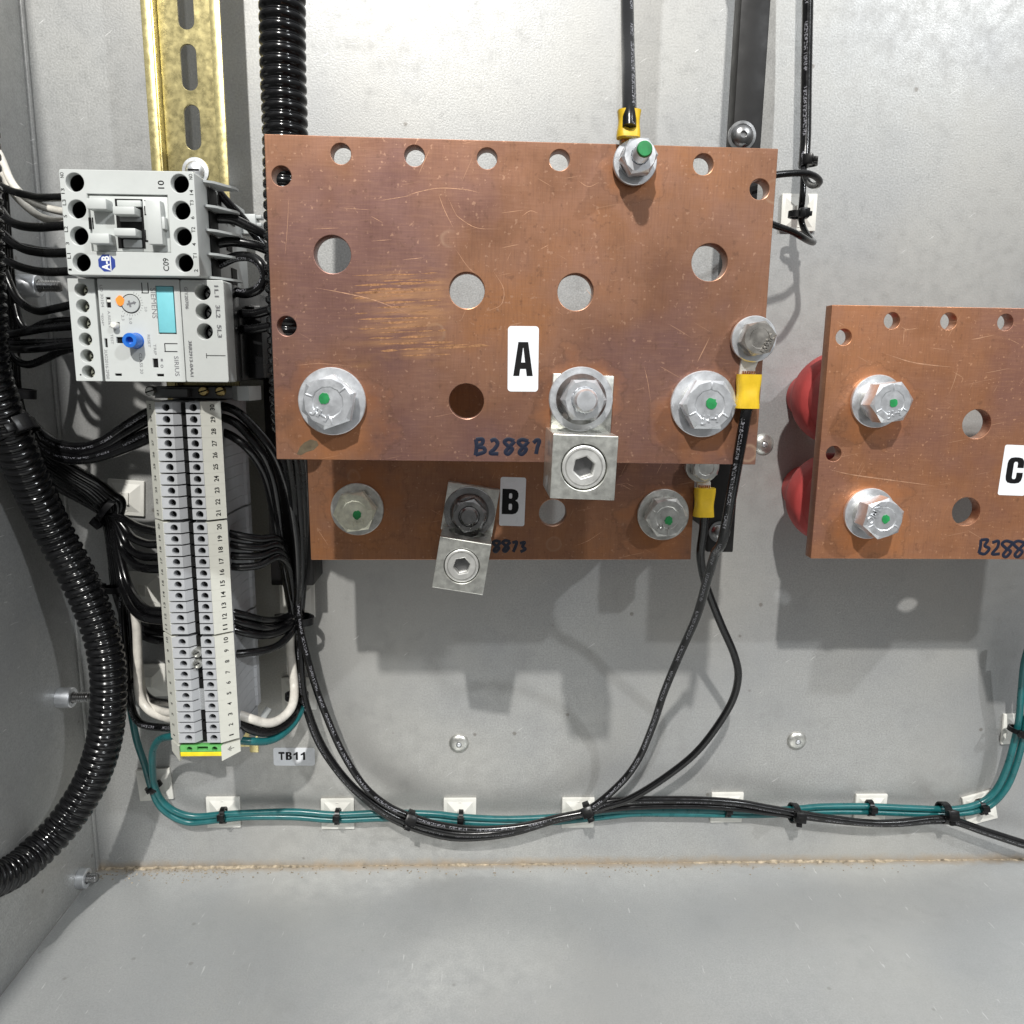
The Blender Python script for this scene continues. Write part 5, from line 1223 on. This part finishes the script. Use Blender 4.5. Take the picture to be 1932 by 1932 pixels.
for k, lb in enumerate(('inner', 'outer')):
    wire(zp(Ze, [(195-12*k, 470), (235-14*k, 620), (300-16*k, 770), (440-14*k, 900), (600-14*k, 990), (740-12*k, 1070), (800-10*k, 1120), (835-12*k, 1240), (865-14*k, 1450), (890-14*k, 1680)], [38, 34, 24, 18, 16, 16])+zp(Zd, [(165-14*k, 330), (185-12*k, 600), (208-10*k, 850), (222-8*k, 960), (232-8*k, 1100)], [15, 14, 13]), RW*1.2, 'black wire on the %s edge of the trunk ending by the teal wire' % lb, group='trunk edge wires')
wire(zp(Zd, [(262, 300), (278, 460), (285, 700), (288, 880), (298, 1000), (340, 1100), (420, 1172), (555, 1218), (640, 1225)], [36, 34, 32, 32, 36, 48]), RW*1.35, 'white wire bending into terminal three from the conduit side', 'white_wire', GD)
wire(zp(Zd, [(290, 700), (318, 940), (345, 1040), (400, 1110), (470, 1148), (550, 1166), (640, 1170)], [28, 28, 30, 38, 48]), RW*1.2, 'second white wire tucked above the one into terminal three', 'white_wire', GD)

# top right: sheathed cable, curled wires
wire(zp(Zl, [(505, -2600), (490, -1700), (474, -800), (466, -300), (462, 20), (456, 200), (448, 320), (440, 440)], [16, 16, 18, 20]), 2.6, 'black sheathed cable running up the sheet beside plate A', 'print_wire', None, 'cable')
wire(zp(Zl, [(440, 420), (438, 500), (434, 620), (425, 780), (412, 900), (410, 990), (435, 1090), (485, 1180), (545, 1250), (500, 1240), (420, 1195), (300, 1130), (130, 1070), (-120, 960)], [20, 22, 24, 20, 18, 26, 40, 52, 56, 60]), 1.5, 'black wire bent into a hook over the white mount beside plate A', group='curled wires beside plate A')
wire(zp(Zl, [(436, 460), (470, 580), (520, 635), (580, 635), (612, 595), (570, 545), (500, 515), (420, 505), (300, 508), (155, 522), (-80, 560)], [24, 30, 40, 50, 56, 58, 60, 62]), 1.5, 'black wire curled into a small eye beside plate A', group='curled wires beside plate A')
# lead up from the top lug
wire([(1187, 240, 148), (1187, 205, 146), (1186, 150, 138), (1184, 60, 120), (1182, -80, 100)], 2.4, 'black cable rising from the top yellow lug of plate A', 'print_wire', None, 'cable')

# ------------------------------------------------------------------ cable tie mounts and ties
def mount_parts(parent, F, s=18.0):
    mb = MB(); mb.box(F, 0, 0, 0.05, 1.9, s, s, 0.35); mk('pad', mb, M['white'], parent)
    mb = MB(); r2 = math.sqrt(2)
    a = s*0.40; b = s*0.15
    mb.lathe(F, [(a*r2, 1.9), (b*r2, 4.0), (0, 4.0)], 4, a0=R(45)); sd = mk('saddle', mb, M['white'], parent, angle=10)
    for sg in (-1, 1):
        mb = MB(); mb.box(F, sg*s*0.10, 0, 3.4, 4.9, s*0.07, s*0.34, 0.2); mk('saddle_arch', mb, M['white'], sd)
        mb = MB(); mb.lathe(Frame(F.w(0, sg*s*0.34, 0)), [(1.35, 2.02), (1.1, 2.25), (0, 2.25)] if sg > 0 else [(1.35, 2.0), (1.1, 2.25), (0, 2.25)], 14); mk('hole_plug', mb, M['dark_casing'] if False else M['white'], parent)
def mount(px, py, ang, label, s=19.2, h=0.0):
    o = P(px, py, h); F = Frame(o, R(ang))
    t = thing('tie_mount', o, label, 'mount', 'white adhesive tie mounts'); mount_parts(t, F, s); return t
for px_, py_, a, lb in ((294, 1478, 4, 'white tie mount where the two teal wires meet below the earth terminal'), (423, 1530, 0, 'white tie mount under the teal pair beside the dusty corner'), (638, 1533, 0, 'white tie mount under the teal pair just past TB11'),
        (868, 1532, 0, 'white tie mount under the teal pair below a button rivet, behind sagging cables'), (1090, 1531, 0, 'white tie mount behind the tie where the lug cables join'), (1370, 1521, 0, 'white tie mount crossed by both black and teal runs'),
        (1640, 1524, 0, 'white tie mount with clear teal pair and black cable drooping below'), (1846, 1522, 16, 'tilted white tie mount where the teal pair turns up'), (1918, 1373, 2, 'white tie mount beside the rising teal pair'),
        (562, 1132, 0, 'white tie mount behind the bundle beside terminal thirteen'), (565, 1307, 0, 'white tie mount behind the short bundle above TB11'), (240, 938, -4, 'shaded white tie mount behind the trunk beside terminal twenty-three'),
        (272, 1110, -3, 'shaded white tie mount behind the trunk beside terminal fifteen'), (284, 1282, 2, 'shaded white tie mount behind the white wire beside terminal seven')):
    mount(px_, py_, a, lb)
mount(1505, 402, 1, 'white tie mount under the curled wires beside plate A', 18.5)

def tie(px, py, h, axis, ra, rb, head, label, width=2.6, hs=1.0):
    """strap round a bundle: axis = direction of the bundle in the picture (deg), ra across, rb out of the sheet, head = angle of the head on the loop"""
    o = P(px, py, h); a = R(axis)
    d = Vector((math.cos(a), 0, math.sin(a))); c = Vector((-math.sin(a), 0, math.cos(a))); nrm = Vector((0, -1, 0))
    t = thing('cable_tie', o, label, 'cable tie', 'black cable ties')
    mb = MB(); n = 28; rings = []
    for i in range(n):
        th = 2*math.pi*i/n; e_ = c*math.cos(th)*ra+nrm*math.sin(th)*rb; er = (c*math.cos(th)*rb+nrm*math.sin(th)*ra).normalized()
        rings.append([mb.bm.verts.new(o+e_+er*dr+d*dw) for dr, dw in ((0, -width/2), (0, width/2), (1.0, width/2), (1.0, -width/2))])
    for i in range(n):
        A, B = rings[i], rings[(i+1) % n]
        for k in range(4): mb.bm.faces.new((A[k], A[(k+1) % 4], B[(k+1) % 4], B[k]))
    mk('strap', mb, M['black'], t, angle=40)
    th = R(head); e_ = c*math.cos(th)*ra+nrm*math.sin(th)*rb; er = (c*math.cos(th)*rb+nrm*math.sin(th)*ra).normalized(); tg = d.cross(er)
    F = Frame(o+e_, ux=d, uy=-tg if False else tg); F.uz = er
    mb = MB(); mb.box(F, 0, 0, 0.2, 4.0*hs, 4.6*hs, 4.4*hs, 0.5); hd = mk('head', mb, M['black'], t)
    mb = MB(); mb.box(F, 0, 0, 3.9*hs, 4.06*hs, 3.0*hs, 1.5*hs, 0.02); mk('head_slot', mb, M['void'], hd)
    mb = MB(); mb.box(F, 0, 3.0*hs, 1.2*hs, 2.4*hs, 2.3*hs, 2.4*hs, 0.2); mk('cut_tail', mb, M['black'], hd)
    return t
tie(772, 1546, 17, -22, 4.6, 4.6, 60, 'black cable tie round the sagging cables past TB11', 3.4, 1.35)
tie(1110, 1531, 17, 22, 4.8, 4.6, 60, 'black cable tie where the lug cables join the run', 3.4, 1.35)
tie(1498, 1534, 12, -8, 4.6, 5.4, 75, 'black cable tie holding the runs together below a button rivet', 3.4, 1.3)
tie(1781, 1533, 11, -1, 5.2, 5.4, 70, 'thick black cable tie just before the tilted mount', 4.2, 1.35)
for px_, py_, ax_, lb in ((422, 1538, 3, 'black cable tie on the mount beside the dusty corner'), (637, 1540, -2, 'black cable tie on the mount just past TB11'), (869, 1543, -4, 'black cable tie on the mount behind the sagging cables'), (1371, 1526, 0, 'black cable tie on the mount crossed by both runs'),
        (1641, 1524, 0, 'black cable tie on the mount above the drooping cable'), (1851, 1522, 12, 'black cable tie on the tilted mount'), (290, 1484, -62, 'black cable tie where the two teal wires meet')):
    tie(px_, py_, 7.4, ax_, 3.9, 3.0, 75, lb, 2.6, 0.85)
tie(1922, 1378, 12, 78, 5.0, 4.5, 70, 'black cable tie round the rising teal pair', 2.6, 0.9)
tie(564, 1168, 18, 84, 7.0, 6.0, 40, 'black cable tie twisted round the main bundle beside terminal twelve', 3.8, 1.5)
tie(560, 1313, 14, 90, 5.4, 4.6, 110, 'black cable tie round the short bundle above TB11', 3.0, 1.1)
tie(207, 958, 23, -42, 8.0, 5.0, 185, 'black cable tie round the trunk beside terminal twenty-two', 3.0, 1.2)
tie(222, 1110, 18, -86, 6.4, 5.0, 180, 'black cable tie round the trunk beside terminal fifteen', 3.0, 1.2)
tie(246, 1290, 14, -84, 5.6, 4.4, 170, 'black cable tie round the trunk beside terminal seven', 3.0, 1.1)
tie(1527, 306, 19, 90, 3.0, 3.0, 60, 'black cable tie ending the sheathed cable beside plate A', 3.2, 1.1)
tie(1506, 405, 20, 88, 4.0, 3.0, 100, 'black cable tie on the mount under the curled wires', 3.0, 1.0)
tie(24, 816, 71, -62, 9.6, 9.6, 40, 'broad black cable tie round the corrugated conduit', 5.0, 1.5)
tie(40, 742, 44, 84, 5.6, 4.6, 40, 'black cable tie with a big square head on the loom', 4.2, 1.9)

# ------------------------------------------------------------------ single bright scratches on the plates
M['scratch'] = simple('bright_scratched_copper', (0.70, 0.40, 0.25), 0.35, 0.6, 0.15, 700)
def scratch(owner, h, pts, wd):
    q = spline([Vector((P(x, y, h).x, -h-0.004, P(x, y, h).z)) for x, y in pts], 8); n = len(q)
    mb = MB(); it = iter([wd*max(0.12, math.sin(math.pi*(i+0.5)/n))*random.uniform(0.55, 1.0) for i in range(n)])
    mb.tube(q, wd, 6, True, lambda _l: next(it), 0.05); mk('scratch', mb, M['scratch'], owner)
SA = [([(595, 543), (650, 553), (705, 566), (768, 590)], 0.20), ([(760, 372), (790, 362), (830, 355), (880, 358), (905, 364)], 0.14), ([(827, 365), (838, 395), (855, 430)], 0.13), ([(845, 372), (858, 400), (868, 412), (900, 430), (945, 432)], 0.12),
      ([(718, 378), (745, 374), (780, 368)], 0.10), ([(930, 510), (950, 545), (945, 575), (915, 588)], 0.12), ([(1105, 545), (1118, 560)], 0.12), ([(700, 408), (722, 420)], 0.09), ([(590, 432), (640, 430)], 0.08), ([(545, 372), (542, 430), (538, 480)], 0.08),
      ([(1090, 340), (1110, 352), (1130, 344)], 0.12), ([(985, 408), (1000, 398), (1015, 402)], 0.12), ([(1215, 690), (1222, 720), (1228, 760)], 0.10), ([(555, 690), (600, 686), (660, 690)], 0.09), ([(945, 402), (990, 396)], 0.10), ([(1020, 470), (1035, 462)], 0.12),
      ([(700, 455), (740, 452)], 0.09), ([(760, 490), (800, 486)], 0.1), ([(640, 392), (700, 396)], 0.07), ([(860, 470), (880, 500), (900, 520)], 0.08)]
for pts, wd in SA: scratch(plA, HA, pts, wd)
SC = [([(1566, 886), (1610, 896), (1690, 907), (1765, 917)], 0.30), ([(1672, 668), (1715, 682), (1750, 688), (1800, 693)], 0.28), ([(1808, 693), (1800, 720), (1790, 745)], 0.16), ([(1700, 616), (1712, 622), (1735, 618)], 0.16), ([(1706, 622), (1704, 650)], 0.14), ([(1905, 640), (1925, 650)], 0.14), ([(1755, 656), (1785, 660)], 0.12), ([(1748, 770), (1760, 775)], 0.14)]
for pts, wd in SC: scratch(plC, HBp, pts, wd)
SB = [([(1085, 1030), (1110, 1020), (1140, 1000)], 0.10), ([(600, 1000), (620, 1030)], 0.10)]
for pts, wd in SB: scratch(plB, HBp, pts, wd)
# stack of rubbed scuffs on plate A, each broken into a few strokes
M['scuff'] = simple('rubbed_copper', (0.50, 0.255, 0.128), 0.34, 0.65, 0.22, 900)
Z1 = Z(480, 235, 3.715)
for (y, x0, x1) in ((1078, 700, 1310), (1112, 900, 1270), (1140, 720, 1330), (1176, 820, 1250), (1196, 720, 1370), (1232, 700, 1180), (1262, 880, 1340), (1300, 880, 1310), (1345, 720, 1240), (1388, 740, 1320), (1412, 900, 1180), (1448, 740, 1230), (1478, 860, 1370), (1515, 820, 1290), (1558, 880, 1420), (1600, 900, 1680), (1575, 1180, 1660), (1640, 1060, 1400)):
    x = x0
    while x < x1-40:
        L_ = random.uniform(90, 330); xe = min(x1, x+L_); yy = y+random.uniform(-5, 5)
        q = [Z1(x+(xe-x)*k/3, yy-(x+(xe-x)*k/3-x0)*0.035+random.uniform(-2, 2)) for k in range(4)]
        h_ = HA; pp = spline([Vector((P(a, b, h_).x, -h_-0.002, P(a, b, h_).z)) for a, b in q], 6); n = len(pp)
        wd = random.uniform(0.18, 0.62)
        it = iter([wd*max(0.08, math.sin(math.pi*(i+0.5)/n))*random.uniform(0.7, 1.0) for i in range(n)])
        mb = MB(); mb.tube(pp, wd, 6, True, lambda _l: next(it), 0.02); mk('scuff', mb, M['scuff'], plA)
        x = xe+random.uniform(-30, 60)
